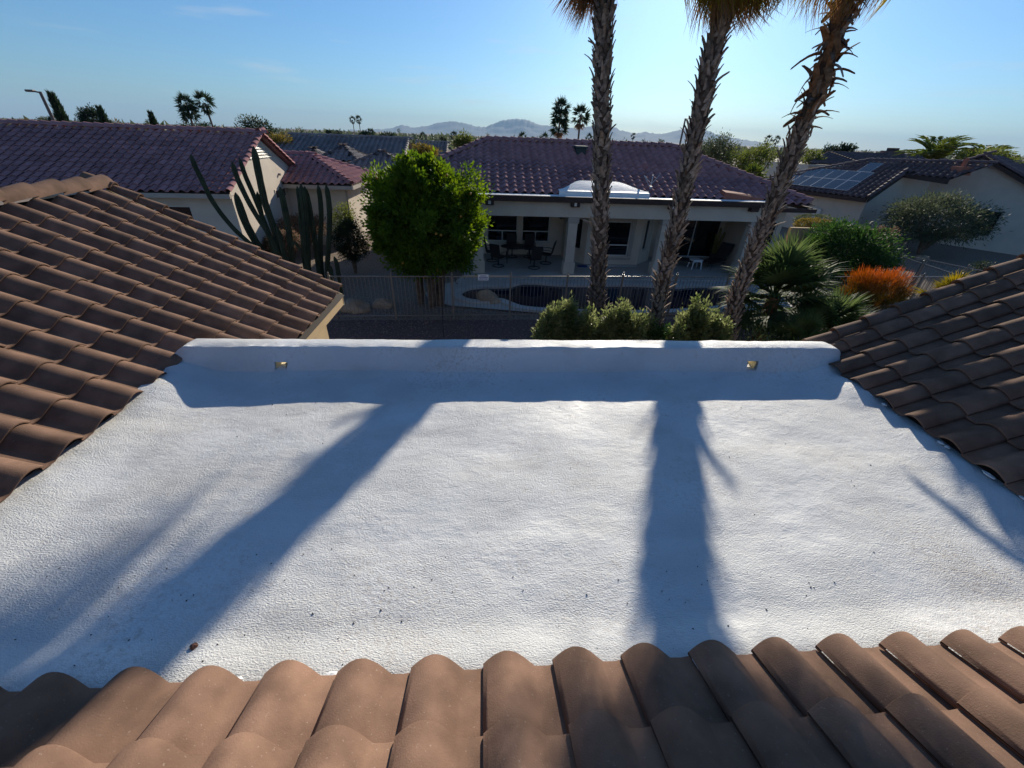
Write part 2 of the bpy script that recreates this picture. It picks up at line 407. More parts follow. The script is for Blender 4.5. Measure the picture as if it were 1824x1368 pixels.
def barrel_mesh(name, r, l, matl, n=8, taper=.86, arc=1.0, th=.016):
    """half-round cap tile along +y, front end at y=0 wider"""
    V = []; Fs = []
    prof = [(cos(pi * (1 - arc) / 2 + pi * arc * k / n), sin(pi * (1 - arc) / 2 + pi * arc * k / n)) for k in range(n + 1)]
    for y, s, dz, rr in ((0, 1, .02, r), (l, taper, 0, r)): V.extend((c * rr * s, y, q * rr * s + dz) for c, q in prof)
    V.extend((c * (r - th), 0, q * (r - th) + .02) for c, q in prof)
    m_ = n + 1
    for i in range(n):
        Fs.append((i + 1, i, m_ + i, m_ + i + 1)); Fs.append((i, i + 1, 2 * m_ + i + 1, 2 * m_ + i))
    me = bpy.data.meshes.new(name); me.from_pydata(V, [], Fs)
    me.polygons.foreach_set('use_smooth', [True] * len(me.polygons)); me.update(); me.set_sharp_from_angle(angle=radians(50))
    me.materials.append(matl); return me
def frame(O, ey):
    """roof plane frame at eave point O, ey = up-slope unit vector; returns 4x4 with x along eave, z normal"""
    ey = Vector(ey).normalized(); hor = Vector((ey.x, ey.y, 0)).normalized()
    ex = Vector((0, 0, 1)).cross(hor) * -1      # ex = ey x n
    n_ = ex.cross(ey)
    if n_.z < 0: ex = -ex; n_ = ex.cross(ey)
    return Matrix(((ex.x, ey.x, n_.x, O[0]), (ex.y, ey.y, n_.y, O[1]), (ex.z, ey.z, n_.z, O[2]), (0, 0, 0, 1)))
def tile_mats(Fm, w, e, c0, c1, r0, r1, inside, jit=.004):
    out = []
    for c in range(c0, c1):
        for r in range(r0, r1):
            if inside(c * w + w / 2, r * e + e / 2):
                J = Matrix.Translation((c * w + random.uniform(-1, 1) * jit, r * e + random.uniform(-1, 1) * jit * 1.5, random.uniform(0, 1) * jit)) @ Matrix.Rotation(random.uniform(-1, 1) * jit * 1.6, 4, 'Z') @ Matrix.Rotation(random.uniform(-1, 1) * jit * 2, 4, 'Y')
                out.append(Fm @ J)
    return out
def px_area(Mx, w, e):
    P = [proj(Mx @ Vector(q)) for q in ((0, 0, 0), (w, 0, 0), (w, e, 0), (0, e, 0))]
    if min(p[2] for p in P) < .2: return 0
    xs = [p[0] for p in P]; ys = [p[1] for p in P]
    if max(xs) < 0 or min(xs) > 1824 or max(ys) < 0 or min(ys) > 1368: return 0
    return .5 * abs(sum(P[i - 1][0] * P[i][1] - P[i][0] * P[i - 1][1] for i in range(4)))
def join_meshes(name, items, matl):
    """items: (mesh, matrix) -> one mesh"""
    VS = []; FS = []; nb = 0; groups = {}
    for me, Mx in items: groups.setdefault(me.name, (me, []))[1].append(Mx)
    for me, Ms in groups.values():
        co = np.empty(len(me.vertices) * 3, np.float32); me.vertices.foreach_get('co', co); co = co.reshape(-1, 3)
        fs = np.array([tuple(p.vertices) for p in me.polygons], np.int32)
        for Mx in Ms:
            A = np.array(Mx); VS.append(co @ A[:3, :3].T + A[:3, 3]); FS.append(fs + nb); nb += len(co)
    return mesh_np(name, np.concatenate(VS), np.concatenate(FS), matl, smooth=False)
def lay_tiles(house, groups, limit=300, keep_field_mesh=None, matl=None, name='roof_tile'):
    """groups: (roof part, mesh, matrices, w, e). The 300 that show largest become sub-parts, the rest one joined part."""
    allt = []
    for part, me, Ms, w_, e_ in groups:
        for Mx in Ms: allt.append((px_area(Mx, w_, e_), part, me, Mx))
    allt.sort(key=lambda t: -t[0])
    rest = []
    for i, (a, part, me, Mx) in enumerate(allt):
        if i < limit and a > 0: new(name, me, part, Mx)
        else: rest.append((keep_field_mesh or me, Mx))
    if rest:
        o = new('roof_tile_field', join_meshes('roof_tile_field', rest, matl or rest[0][0].materials[0]), house); o['kind'] = 'stuff'
    return len(allt)

# ------------------------------------------------------------------ our own house: flat white patio roof between three tiled slopes
FZ = 3.15                                   # flat roof level
EZ = 3.205                                  # tile deck level at the eaves
XL, XR, YF = -2.93, 3.66, .83               # eave lines: left slope, right slope, near slope
TS = .5                                     # roof slope
PIN, POUT, PTOP = 3.59, 3.81, 3.405         # parapet inner / outer face, top
own = empty('own_house', (0, 3, 0), label='house in the foreground with white flat roof between brown tiled slopes', cat='house')
def sst(a, b, x):
    t = np.clip((x - a) / (b - a), 0, 1); return t * t * (3 - 2 * t)
def membrane():
    nx, ny = 250, 125; xs = np.linspace(XL - .22, XR + .22, nx); ys = np.linspace(YF - .28, PIN + .05, ny)
    X, Y = np.meshgrid(xs, ys)
    from mathutils import noise as mn
    Z = np.full(X.shape, FZ)
    for j in range(ny):
        for i in range(nx):
            p = (X[j, i], Y[j, i])
            Z[j, i] += .016 * mn.noise(Vector((p[0] * 1.1, p[1] * 1.9, 0))) + .006 * mn.noise(Vector((p[0] * 3.1, p[1] * 5.5, 4))) + .003 * mn.noise(Vector((p[0] * 9, p[1] * 14, 9)))
    Z += .055 * (1 - sst(.0, .42, X - (XL + .02))) + .055 * (1 - sst(0, .30, XR - .02 - X)) + .05 * (1 - sst(0, .25, Y - YF - .02))
    Z += .05 * (1 - sst(.04, .26, PIN - Y)) ** 1.6
    Z += .05 * (1 - sst(0, .5, np.hypot(X - XL, Y - 3.2))) + .04 * (1 - sst(0, .4, np.hypot(X - XR, Y - 3.1)))
    V = np.stack([X.ravel(), Y.ravel(), Z.ravel()], 1); I = np.arange(nx * ny).reshape(ny, nx)
    Fq = np.stack([I[:-1, :-1].ravel(), I[:-1, 1:].ravel(), I[1:, 1:].ravel(), I[1:, :-1].ravel()], 1)
    o = new('flat_roof', mesh_np('flat_roof', V, Fq, M['coating'], smooth=True), own); o['label'] = 'lumpy white coated flat roof'
    return xs, ys, Z
MXS, MYS, MZ = membrane()
def memb_z(x, y): return float(MZ[int(np.clip(np.searchsorted(MYS, y), 0, len(MYS) - 1)), int(np.clip(np.searchsorted(MXS, x), 0, len(MXS) - 1))])
def parapet():
    from mathutils import noise as mn
    x0, x1 = XL - .12, XR + .15; ns = 240; prof = []
    r = .02; h = PTOP
    base = [(PIN - .10, FZ - .15), (PIN - .095, FZ + .03), (PIN - .05, FZ + .12), (PIN + .006, h - r)]
    arc1 = [(PIN + .006 + r * (1 - cos(a)), h - r + r * sin(a)) for a in np.linspace(.25, pi / 2, 5)]
    arc2 = [(POUT - .03 + .03 * sin(a), h - .004 - .03 + .03 * cos(a)) for a in np.linspace(0, pi / 2, 4)]
    prof = base + arc1 + [((PIN + POUT) / 2, h + .004)] + arc2 + [(POUT, FZ - .35), (PIN - .10, FZ - .35)]
    V = []; Fs = []; m_ = len(prof)
    for i in range(ns + 1):
        x = x0 + (x1 - x0) * i / ns
        dl, dr = x - x0, x1 - x
        drop = 0
        if dl < .20: drop = max(drop, .16 * (1 - dl / .20) ** 1.3)
        if dr < .12: drop = max(drop, .13 * (1 - sqrt(max(0, 1 - (1 - dr / .12) ** 2))))
        for k, (y, z) in enumerate(prof):
            q = mn.noise(Vector((x * 2.2, k * .6, 1))) * .010 + mn.noise(Vector((x * 8, k * .9, 7))) * .005
            zz = z - (drop if z > FZ + .1 else 0)
            V.append((x, y + q * (1 if y < POUT - .05 else 0), zz + (q if z > h - .06 else 0)))
    for i in range(ns):
        for k in range(m_):
            a, b = i * m_ + k, i * m_ + (k + 1) % m_; Fs.append((a, b, b + m_, a + m_))
    Fs.append(tuple(range(m_ - 1, -1, -1))); Fs.append(tuple(ns * m_ + k for k in range(m_)))
    me = bpy.data.meshes.new('parapet'); me.from_pydata(V, [], Fs)
    bm = bmesh.new(); bm.from_mesh(me); bmesh.ops.recalc_face_normals(bm, faces=bm.faces); bm.to_mesh(me); bm.free()
    po = bpy.data.objects.new('parapet', me); COL.objects.link(po)
    cuts = []; 
    for (cx, cy) in ((500, 656), (1340, 654)):
        p = PY(cx, cy, PIN - .075); X_ = p[0]; zc = p[2] + .005
        mbc = MB().add([(X_ - .058, PIN - .15, zc - .055), (X_ + .035, PIN - .15, zc - .038), (X_ + .05, PIN - .15, zc + .045), (X_ - .055, PIN - .15, zc + .048),
                        (X_ - .045, POUT + .2, zc - .07), (X_ + .16, POUT + .2, zc - .07), (X_ + .15, POUT + .2, zc + .062), (X_ - .045, POUT + .2, zc + .062)],
                       [(0, 1, 2, 3), (7, 6, 5, 4), (4, 5, 1, 0), (5, 6, 2, 1), (6, 7, 3, 2), (7, 4, 0, 3)])
        me2 = mbc.mesh('cut'); bm = bmesh.new(); bm.from_mesh(me2); bmesh.ops.recalc_face_normals(bm, faces=bm.faces); bm.to_mesh(me2); bm.free()
        co = bpy.data.objects.new('cut', me2); COL.objects.link(co); cuts.append((co, X_, zc))
        md = po.modifiers.new('b', 'BOOLEAN'); md.operation = 'DIFFERENCE'; md.object = co; md.solver = 'EXACT'
    dg = bpy.context.evaluated_depsgraph_get(); me3 = bpy.data.meshes.new_from_object(po.evaluated_get(dg)); me3.name = 'parapet'
    bpy.data.objects.remove(po)
    for co, X_, zc in cuts: bpy.data.objects.remove(co)
    me3.materials.clear(); me3.materials.append(M['coating'])
    me3.polygons.foreach_set('use_smooth', [True] * len(me3.polygons)); me3.update(); me3.set_sharp_from_angle(angle=radians(40))
    po = new('parapet', me3, own); po['label'] = 'low white parapet with rounded top at the far edge of the flat roof'
    for co, X_, zc in cuts:      # raw foam lining of each drain opening
        l = MB()
        y0, y1 = PIN - .055, POUT - .012; t = .006
        l.add([(X_ - .044, y0, zc - .046), (X_ + .034, y0, zc - .034), (X_ + .105, y1, zc - .062), (X_ - .042, y1, zc - .062)], [(0, 1, 2, 3)])
        l.add([(X_ - .047, y0, zc - .045), (X_ - .045, y0, zc + .040), (X_ - .041, y1, zc + .045), (X_ - .041, y1, zc - .06)], [(0, 1, 2, 3)])
        l.add([(X_ + .034, y0, zc - .033), (X_ + .044, y0, zc + .038), (X_ + .108, y1, zc + .045), (X_ + .106, y1, zc - .06)], [(3, 2, 1, 0)])
        l.build('drain_lining', M['foam_raw'], po)['label'] = 'tan drain opening through the parapet'
parapet()

TW, TE = .305, .315
tileA = tile_mesh('roof_tile', TW, TE, M['tile_brown'])
rakeA = barrel_mesh('rake_tile', .085, TE + .05, M['tile_brown'], 8, .9)
capA = barrel_mesh('ridge_tile', .135, .44, M['tile_brown'], 10, .86)
ct = 1 / sqrt(1 + TS * TS); st = TS * ct
# left slope: falls towards +X
xr_ = -5.30; yfar = 6.60
FL = frame((XL, 0, EZ), (-ct, 0, st))        # local x runs along -Y or +Y
exL = FL.col[0].to_3d()
deckL = MB(); deckL.add([(XL + .62, PIN + .3, EZ - .31 - .01), (XL + .62, yfar - .04, EZ - .31 - .01), (xr_, yfar - .04, EZ + (XL - xr_) * TS - .01), (xr_, PIN + .3, EZ + (XL - xr_) * TS - .01)], [(0, 1, 2, 3)])
deckL.add([(XL - .02, -3, EZ - .012), (XL - .02, PIN + .3, EZ - .012), (xr_, PIN + .3, EZ + (XL - xr_) * TS - .012), (xr_, -3, EZ + (XL - xr_) * TS - .012)], [(0, 1, 2, 3)])
deckL.add([(xr_, -3, EZ + (XL - xr_) * TS - .01), (xr_, yfar - .04, EZ + (XL - xr_) * TS - .01), (xr_ - 4, yfar - .04, EZ + (XL - xr_) * TS - 2), (xr_ - 4, -3, EZ + (XL - xr_) * TS - 2)], [(0, 1, 2, 3)])
roofL = deckL.build('tile_roof', M['underlay'], own); roofL['label'] = 'brown tiled slope left of the flat roof'
sg = 1 if exL.y > 0 else -1
slen = (XL - xr_) / ct
def insL(u, v):
    y = sg * u
    if y > yfar - .12 or v > slen: return False
    if v < 0 and y < PIN + .25: return False
    if y < YF and v < (YF - y) / ct: return False      # behind the valley with the near slope
    return True
c_hi = int(yfar / TW) + 2
ML = tile_mats(FL, TW, TE, -c_hi if sg < 0 else -8, 8 if sg < 0 else c_hi, -2, 9, insL)
# right slope: falls towards -X
FR_ = frame((XR, 0, EZ), (ct, 0, st)); sg2 = 1 if FR_.col[0].y > 0 else -1
yfar2 = 3.97; xr2 = 9.0
deckR = MB(); deckR.add([(XR + .02, -3, EZ - .012), (xr2, -3, EZ + (xr2 - XR) * TS - .012), (xr2, yfar2 - .04, EZ + (xr2 - XR) * TS - .012), (XR + .02, yfar2 - .04, EZ - .012)], [(0, 1, 2, 3)])
roofR = deckR.build('tile_roof', M['underlay'], own); roofR['label'] = 'brown tiled slope right of the flat roof, mostly in shadow'
def insR(u, v):
    y = sg2 * u
    if y > yfar2 - .10 or v > 5.2: return False
    if v < 0 and y < 3.62: return False
    if y < YF and v < (YF - y) / ct: return False
    return True
c2 = int(yfar2 / TW) + 2
MR_ = tile_mats(FR_, TW, TE, -c2 if sg2 < 0 else -6, 6 if sg2 < 0 else c2, -1, 17, insR)
# near slope: falls away from the camera
FN = frame((0, YF, EZ), (0, -ct, st)); sg3 = 1 if FN.col[0].x > 0 else -1
deckN = MB().add([(XL, YF - .02, EZ - .012), (XR, YF - .02, EZ - .012), (XR + 3, YF - 3.4, EZ + 3.38 * TS - .012), (XL - 3, YF - 3.4, EZ + 3.38 * TS - .012)], [(0, 1, 2, 3)])
roofN = deckN.build('tile_roof', M['underlay'], own); roofN['label'] = 'near edge of brown tiles along the bottom of the picture'
def insN(u, v):
    x = sg3 * u
    return XL - v * ct < x < XR + v * ct and v < 2.2
MN = tile_mats(FN, TW, TE, -22, 22, 0, 7, insN)
FN_shift = .05
lay_tiles(own, [(roofL, tileA, ML, TW, TE), (roofR, tileA, MR_, TW, TE), (roofN, tileA, MN, TW, TE)], 300, matl=M['tile_brown'])
# rake tiles on the far ends of both side slopes, ridge tiles on the left
for k in range(-2, 9):
    v = k * TE; Mx = Matrix.Translation((XL - v * ct, yfar - .05, EZ + v * st + .055)) @ FL.to_3x3().to_4x4() @ Matrix.Rotation(radians(-3), 4, 'X')
    new('rake_tile', rakeA, roofL, Mx)
for k in range(-1, 16):
    v = k * TE; Mx = Matrix.Translation((XR + v * ct, yfar2 - .05, EZ + v * st + .055)) @ FR_.to_3x3().to_4x4() @ Matrix.Rotation(radians(-3), 4, 'X')
    new('rake_tile', rakeA, roofR, Mx)
zr = EZ + (XL - xr_) * TS
for k in range(16):
    y = yfar - .02 - k * .37
    new('ridge_tile', capA, roofL, Matrix.Translation((xr_, y, zr + .03 + .004 * (k % 3))) @ Matrix.Rotation(pi, 4, 'Z') @ Matrix.Rotation(radians(-2.5), 4, 'X'))
# walls below: left wing, right wing, patio beam and posts under the parapet
wl = MB().box(-8.6, XL + .30, -3, yfar - .25, 0, EZ - .35); wl.add([(XL + .30, yfar - .25, EZ - .35), (XL + .30, yfar - .45, EZ - .35), (xr_, yfar - .45, zr - .1), (xr_, yfar - .25, zr - .1)], [(0, 1, 2, 3)])
wl.build('wall', M['stucco_tan'], own)
MB().box(XL + .52, XL + .58, PIN + .25, yfar - .03, EZ - .48, EZ - .335).build('fascia', M['stucco_tan'], own, bevel=.006)
rk = MB()
for a, b in ((XL + .58, xr_),):
    za, zb = EZ - .29, zr
    rk.add([(a, yfar - .06, za - .2), (b, yfar - .06, zb - .2), (b, yfar - .06, zb - .015), (a, yfar - .06, za - .015), (a, yfar - .02, za - .2), (b, yfar - .02, zb - .2), (b, yfar - .02, zb - .015), (a, yfar - .02, za - .015)],
           [(0, 1, 2, 3), (7, 6, 5, 4), (0, 4, 5, 1), (2, 6, 7, 3), (0, 3, 7, 4), (1, 5, 6, 2)])
rk.build('rake_board', M['stucco_tan'], own)
MB().box(XR + .25, 9, -3, yfar2 - .2, 0, EZ - .1).build('wall', M['stucco_tan'], own)
MB().box(XL + .3, XR + .2, PIN + .03, POUT - .03, 2.55, FZ - .34).build('patio_beam', M['stucco_tan'], own)
for x in (-1.2, 1.9): MB().box(x - .2, x + .2, PIN - .1, POUT + .02, 0, 2.55).build('patio_post', M['stucco_tan'], own, bevel=.01)

for k in range(17):
    side = k % 3; bmx = bmesh.new(); bmesh.ops.create_icosphere(bmx, subdivisions=2, radius=1)
    for v in bmx.verts: v.co *= random.uniform(.7, 1.15)
    L_ = random.uniform(.02, .05)
    for v in bmx.verts: v.co = Vector((v.co.x * .018, v.co.y * L_, v.co.z * .010))
    me = bpy.data.meshes.new('paint_smear'); bmx.to_mesh(me); bmx.free(); me.materials.append(M['white_foam'])
    if side == 0: q = Matrix.Translation((XL + .012, random.uniform(1.0, 3.4), EZ + .018))
    elif side == 1: q = Matrix.Translation((XR - .012, random.uniform(1.2, 3.4), EZ + .018))
    else: q = Matrix.Translation((random.uniform(-1.5, 2.8), YF + .012, EZ + .016)) @ Matrix.Rotation(pi / 2, 4, 'Z')
    new('paint_smear', me, own, q)
# loose bits on the flat roof
p = PZ(345, 1152, FZ + .02)
st_ = MB(); bmx = bmesh.new(); bmesh.ops.create_icosphere(bmx, subdivisions=2, radius=.016)
for v in bmx.verts: v.co *= random.uniform(.75, 1.2); v.co.z *= .8
me = bpy.data.meshes.new('stone'); bmx.to_mesh(me); bmx.free(); me.materials.append(M['stone_red'])
tag(new('stone', me, None, Matrix.Translation((p[0], p[1], memb_z(p[0], p[1]) + .010))), 'small reddish stone lying on the white roof near the tiles', 'stone')
mb = MB()
for k in range(120):
    if k < 85: x, y = random.uniform(0, 1500), random.uniform(1010, 1200)
    else: x, y = random.uniform(280, 1700), random.uniform(660, 1020)
    q = PZ(x, y, FZ); 
    if q[1] < YF + .05: continue
    a = random.uniform(0, pi); L_ = random.uniform(.0025, .007); W_ = L_ * random.uniform(.25, .6); z = memb_z(q[0], q[1]) + .002
    mb.add([(q[0] + cos(a) * L_, q[1] + sin(a) * L_, z), (q[0] - sin(a) * W_, q[1] + cos(a) * W_, z + .003), (q[0] - cos(a) * L_, q[1] - sin(a) * L_, z), (q[0] + sin(a) * W_, q[1] - cos(a) * W_, z + .003), (q[0], q[1], z - .02)],
           [(0, 1, 2, 3), (0, 3, 4), (1, 0, 4), (2, 1, 4), (3, 2, 4)])
tag(mb.build('roof_litter', M['debris']), 'scattered dry leaf crumbs on the white roof', 'litter', kind='stuff')

# ------------------------------------------------------------------ house helpers
def wall_slab(name, p0, p1, z0, z1, holes, matl, parent, t=.2):
    """wall from p0 to p1 (front face on the right-hand side is -normal = towards viewer), with rectangular openings (s0,s1,z0,z1)"""
    a = Vector((p0[0], p0[1], 0)); b = Vector((p1[0], p1[1], 0)); L_ = (b - a).length; d = (b - a) / L_; nrm = Vector((-d.y, d.x, 0))
    ss = sorted({0., L_} | {h[0] for h in holes} | {h[1] for h in holes}); zs = sorted({z0, z1} | {h[2] for h in holes} | {h[3] for h in holes})
    ss = [s for s in ss if 0 <= s <= L_]; zs = [z for z in zs if z0 <= z <= z1]
    solid = [[not any(h[0] <= (ss[i] + ss[i + 1]) / 2 <= h[1] and h[2] <= (zs[k] + zs[k + 1]) / 2 <= h[3] for h in holes) for k in range(len(zs) - 1)] for i in range(len(ss) - 1)]
    mb = MB(); ni, nk = len(ss) - 1, len(zs) - 1
    def P(s, z, o): q = a + d * s + nrm * o; return (q.x, q.y, z)
    for i in range(ni):
        for k in range(nk):
            if not solid[i][k]: continue
            s0, s1, y0, y1 = ss[i], ss[i + 1], zs[k], zs[k + 1]
            mb.add([P(s0, y0, 0), P(s1, y0, 0), P(s1, y1, 0), P(s0, y1, 0)], [(0, 1, 2, 3)])
            mb.add([P(s0, y0, t), P(s1, y0, t), P(s1, y1, t), P(s0, y1, t)], [(3, 2, 1, 0)])
            for (di, dk, A, B) in ((-1, 0, (s0, y0), (s0, y1)), (1, 0, (s1, y1), (s1, y0)), (0, -1, (s1, y0), (s0, y0)), (0, 1, (s0, y1), (s1, y1))):
                ii, kk = i + di, k + dk
                if 0 <= ii < ni and 0 <= kk < nk and solid[ii][kk]: continue
                mb.add([P(*A, 0), P(*A, t), P(*B, t), P(*B, 0)], [(0, 1, 2, 3)])
    o = mb.build(name, matl, parent)
    return o, P
def window(P, h, parent, mullions=(), rails=(), sill=True, fr=.045, fm=None, glass=None, name='window'):
    """frame > pane; P from wall_slab"""
    s0, s1, z0, z1 = h; mb = MB()
    def bar(a, b, c, d_, o0=.05, o1=.12):
        q = [P(a, c, o0), P(b, c, o0), P(b, c, o1), P(a, c, o1), P(a, d_, o0), P(b, d_, o0), P(b, d_, o1), P(a, d_, o1)]
        mb.add(q, [(3, 2, 1, 0), (4, 5, 6, 7), (0, 1, 5, 4), (1, 2, 6, 5), (2, 3, 7, 6), (3, 0, 4, 7)])
    bar(s0, s1, z0, z0 + fr); bar(s0, s1, z1 - fr, z1); bar(s0, s0 + fr, z0 + fr, z1 - fr); bar(s1 - fr, s1, z0 + fr, z1 - fr)
    for m_ in mullions: bar(m_[0] - fr / 2, m_[0] + fr / 2, m_[1], m_[2], .048, .118)
    for r in rails: bar(s0 + fr, s1 - fr, r - fr / 2, r + fr / 2, .046, .116)
    f = mb.build(name, fm or M['frame_white'], parent)
    MB().add([P(s0 + .01, z0 + .01, .09), P(s1 - .01, z0 + .01, .09), P(s1 - .01, z1 - .01, .09), P(s0 + .01, z1 - .01, .09)], [(0, 1, 2, 3)]).build('pane', glass or M['glass'], f)
    if sill:
        mb = MB(); q = [P(s0 - .06, z0 - .06, -.05), P(s1 + .06, z0 - .06, -.05), P(s1 + .06, z0 - .06, -.003), P(s0 - .06, z0 - .06, -.003), P(s0 - .06, z0 - .003, -.05), P(s1 + .06, z0 - .003, -.05), P(s1 + .06, z0 - .003, -.003), P(s0 - .06, z0 - .003, -.003)]
        mb.add(q, [(3, 2, 1, 0), (4, 5, 6, 7), (0, 1, 5, 4), (1, 2, 6, 5), (2, 3, 7, 6), (3, 0, 4, 7)]); mb.build('sill', M['stucco'], f)
    return f
def quad_poly(parent, name, pts, matl, th=0.):
    pts = [Vector(p) for p in pts]; mb = MB(); n_ = len(pts)
    if th:
        nr = (pts[1] - pts[0]).cross(pts[2] - pts[1]).normalized() * th
        mb.add([tuple(p) for p in pts] + [tuple(p - nr) for p in pts], [tuple(range(n_)), tuple(range(2 * n_ - 1, n_ - 1, -1))] + [(i, n_ + i, n_ + (i + 1) % n_, (i + 1) % n_) for i in range(n_)])
    else: mb.add([tuple(p) for p in pts], [tuple(range(n_))])
    return mb.build(name, matl, parent)
def in_poly(P):
    P = [(p[0], p[1]) for p in P]
    def f(u, v):
        c = False; j = len(P) - 1
        for i in range(len(P)):
            if (P[i][1] > v) != (P[j][1] > v) and u < (P[j][0] - P[i][0]) * (v - P[i][1]) / (P[j][1] - P[i][1]) + P[i][0]: c = not c
            j = i
        return c
    return f
def roof_plane(parent, pts, matl, w_, e_, lift=.02):
    """pts: 3-D polygon, first two points on the eave. Returns (deck part, tile matrices)."""
    a, b = Vector(pts[0]), Vector(pts[1]); q = max((Vector(p) for p in pts[2:]), key=lambda p: p.z)
    ed = (b - a).normalized(); up = (q - a) - ed * (q - a).dot(ed); up.normalize()
    Fm = frame(a, up); inv = Fm.inverted(); loc = [(inv @ Vector(p)) for p in pts]
    o = quad_poly(parent, 'tile_roof', [Vector(p) + Vector((0, 0, -.005)) for p in pts], M['underlay'])
    us = [p.x for p in loc]; vs = [p.y for p in loc]
    Fm2 = Fm @ Matrix.Translation((0, 0, lift))
    ms = tile_mats(Fm2, w_, e_, int(min(us) / w_) - 1, int(max(us) / w_) + 2, 0, int(max(vs) / e_) + 1, in_poly(loc), .006)
    return o, ms
def caps(parent, a, b, me, step, name='hip_tile', lift=.03):
    """cap tiles from low end a to high end b"""
    a, b = Vector(a), Vector(b); d = (b - a); L_ = d.length; d.normalize(); n_ = int(L_ / step)
    x = d.cross(Vector((0, 0, 1))).normalized(); z = x.cross(d)
    R = Matrix(((x.x, d.x, z.x, 0), (x.y, d.y, z.y, 0), (x.z, d.z, z.z, 0), (0, 0, 0, 1)))
    for k in range(n_ + 1):
        p = a + d * (k * step) + Vector((0, 0, lift))
        new(name, me, parent, Matrix.Translation(p) @ R @ Matrix.Rotation(radians(-2), 4, 'X'))

# ------------------------------------------------------------------ neighbour straight ahead (house with covered patio)
BW, BE = .36, .355
tileB = tile_mesh('roof_tile', BW, BE, M['tile_purple'], 1)
capB = barrel_mesh('hip_tile', .14, .42, M['tile_purple'], 6, .85)
hb = empty('patio_house', (4.6, 19, 0), label='house straight ahead behind the pool, purple tiled hip roof over a covered patio', cat='house')
RY, RZ_, RX0, RX1, RS = 22.3, 4.98, .09, 9.19, .388
EY = 17.80; EZB = RZ_ - RS * (RY - EY)          # tile edge along the patio
yc = 17.7; zc_ = RZ_ - RS * (RY - yc); dd = RY - yc
gB = []
o, ms = roof_plane(hb, [(RX0 - (RY - EY), EY, EZB), (RX1 + (RY - EY), EY, EZB), (RX1, RY, RZ_), (RX0, RY, RZ_)], None, BW, BE); o['label'] = 'front slope of purple tiles'; gB.append((o, tileB, ms, BW, BE))
roofBf = o
o2, ms2 = roof_plane(hb, [(RX1 + dd, yc, zc_), (RX1 + dd, RY + dd, zc_), (RX1, RY, RZ_)], None, BW, BE); gB.append((o2, tileB, ms2, BW, BE))
o3, ms3 = roof_plane(hb, [(RX0 - dd, RY + dd, zc_), (RX0 - dd, yc, zc_), (RX0, RY, RZ_)], None, BW, BE); gB.append((o3, tileB, ms3, BW, BE))
quad_poly(hb, 'tile_roof', [(RX1 + dd, RY + dd, zc_), (RX0 - dd, RY + dd, zc_), (RX0, RY, RZ_), (RX1, RY, RZ_)], M['tile_purple'])
# right front corner: eave carried down over the bedroom wing
o4, ms4 = roof_plane(hb, [(12.25, 17.55, RZ_ - RS * (RY - 17.55)), (RX1 + (RY - 17.55), 17.55, RZ_ - RS * (RY - 17.55)), (RX1 + RY - EY + .05, EY + .02, EZB), (12.25, EY + .02, EZB)], None, BW, BE); gB.append((o4, tileB, ms4, BW, BE))
lay_tiles(hb, gB, 300, matl=M['tile_purple'])
caps(roofBf, (RX1 + dd, yc, zc_ + .05), (RX1, RY, RZ_ + .05), capB, .38); caps(roofBf, (RX0 - dd, yc, zc_ + .05), (RX0, RY, RZ_ + .05), capB, .38)
caps(roofBf, (RX0, RY, RZ_ + .06), (RX1, RY, RZ_ + .06), capB, .38, 'ridge_tile')
# white coated strip, foam cricket, fascia, beam, corbels, posts
MB().box(-.75, 12.2, 17.30, EY + .1, 3.10, 3.262).build('flat_roof_edge', M['white_foam'], hb, bevel=.02)
def cricket():
    V = []; Fs = []; nx = 40; ny = 8; x0, x1 = 3.0, 6.75
    for j in range(ny + 1):
        for i in range(nx + 1):
            x = x0 + (x1 - x0) * i / nx; t = (x - x0) / (x1 - x0); f = float(sst(0, .28, t) * sst(0, .34, 1 - t)); y = EY - .12 + .95 * j / ny * (.25 + .75 * f)
            zp = RZ_ - RS * (RY - y); V.append((x, y, max(zp, EZB) + .178 + .012 * f * sin(pi * j / ny)))
    for j in range(ny):
        for i in range(nx): a = j * (nx + 1) + i; Fs.append((a, a + 1, a + nx + 2, a + nx + 1))
    b = len(V); n1 = nx + 1
    V += [(V[i][0], V[i][1], EZB - .02) for i in range(n1)]
    for i in range(nx): Fs.append((b + i, b + i + 1, i + 1, i))
    mb = MB(); mb.add(V, Fs); mb.build('foam_cricket', M['white_foam'], hb, smooth=60)['label'] = 'white foam patch on the roof edge'
cricket()
MB().box(-.8, 12.25, 17.22, 17.36, 3.04, 3.25).build('fascia', M['trim_brown'], hb, bevel=.008)
MB().box(-.6, 12.2, 17.50, 17.92, 2.45, 3.20).build('patio_beam', M['stucco'], hb, bevel=.01)
quad_poly(hb, 'patio_ceiling', [(-.6, 17.9, 2.62), (12.2, 17.9, 2.62), (12.2, 20.95, 2.62), (-.6, 20.95, 2.62)], M['stucco_dark'])
MB().box(-.62, 12.15, 17.36, 17.52, 3.02, 3.10).build('soffit', M['trim_brown'], hb)
for x, hole in ((.2, 1), (3.65, 1), (7.7, 1), (11.15, 0)):
    mb = MB(); mb.box(x - .17, x - .06, 17.26, 17.495, 2.87, 3.035); mb.box(x + .06, x + .17, 17.26, 17.495, 2.87, 3.035); mb.box(x - .06, x + .06, 17.26, 17.495, 2.87, 2.90)
    if not hole: mb.box(x - .058, x + .058, 17.27, 17.495, 2.902, 3.03)
    c = mb.build('corbel', M['trim_brown'], hb)
    if hole: MB().box(x - .055, x + .05, 17.30, 17.42, 2.905, 3.03).build('daylight_block', M['daylight_white'], c)  # pale box added in the hole as painted sunlight showing through
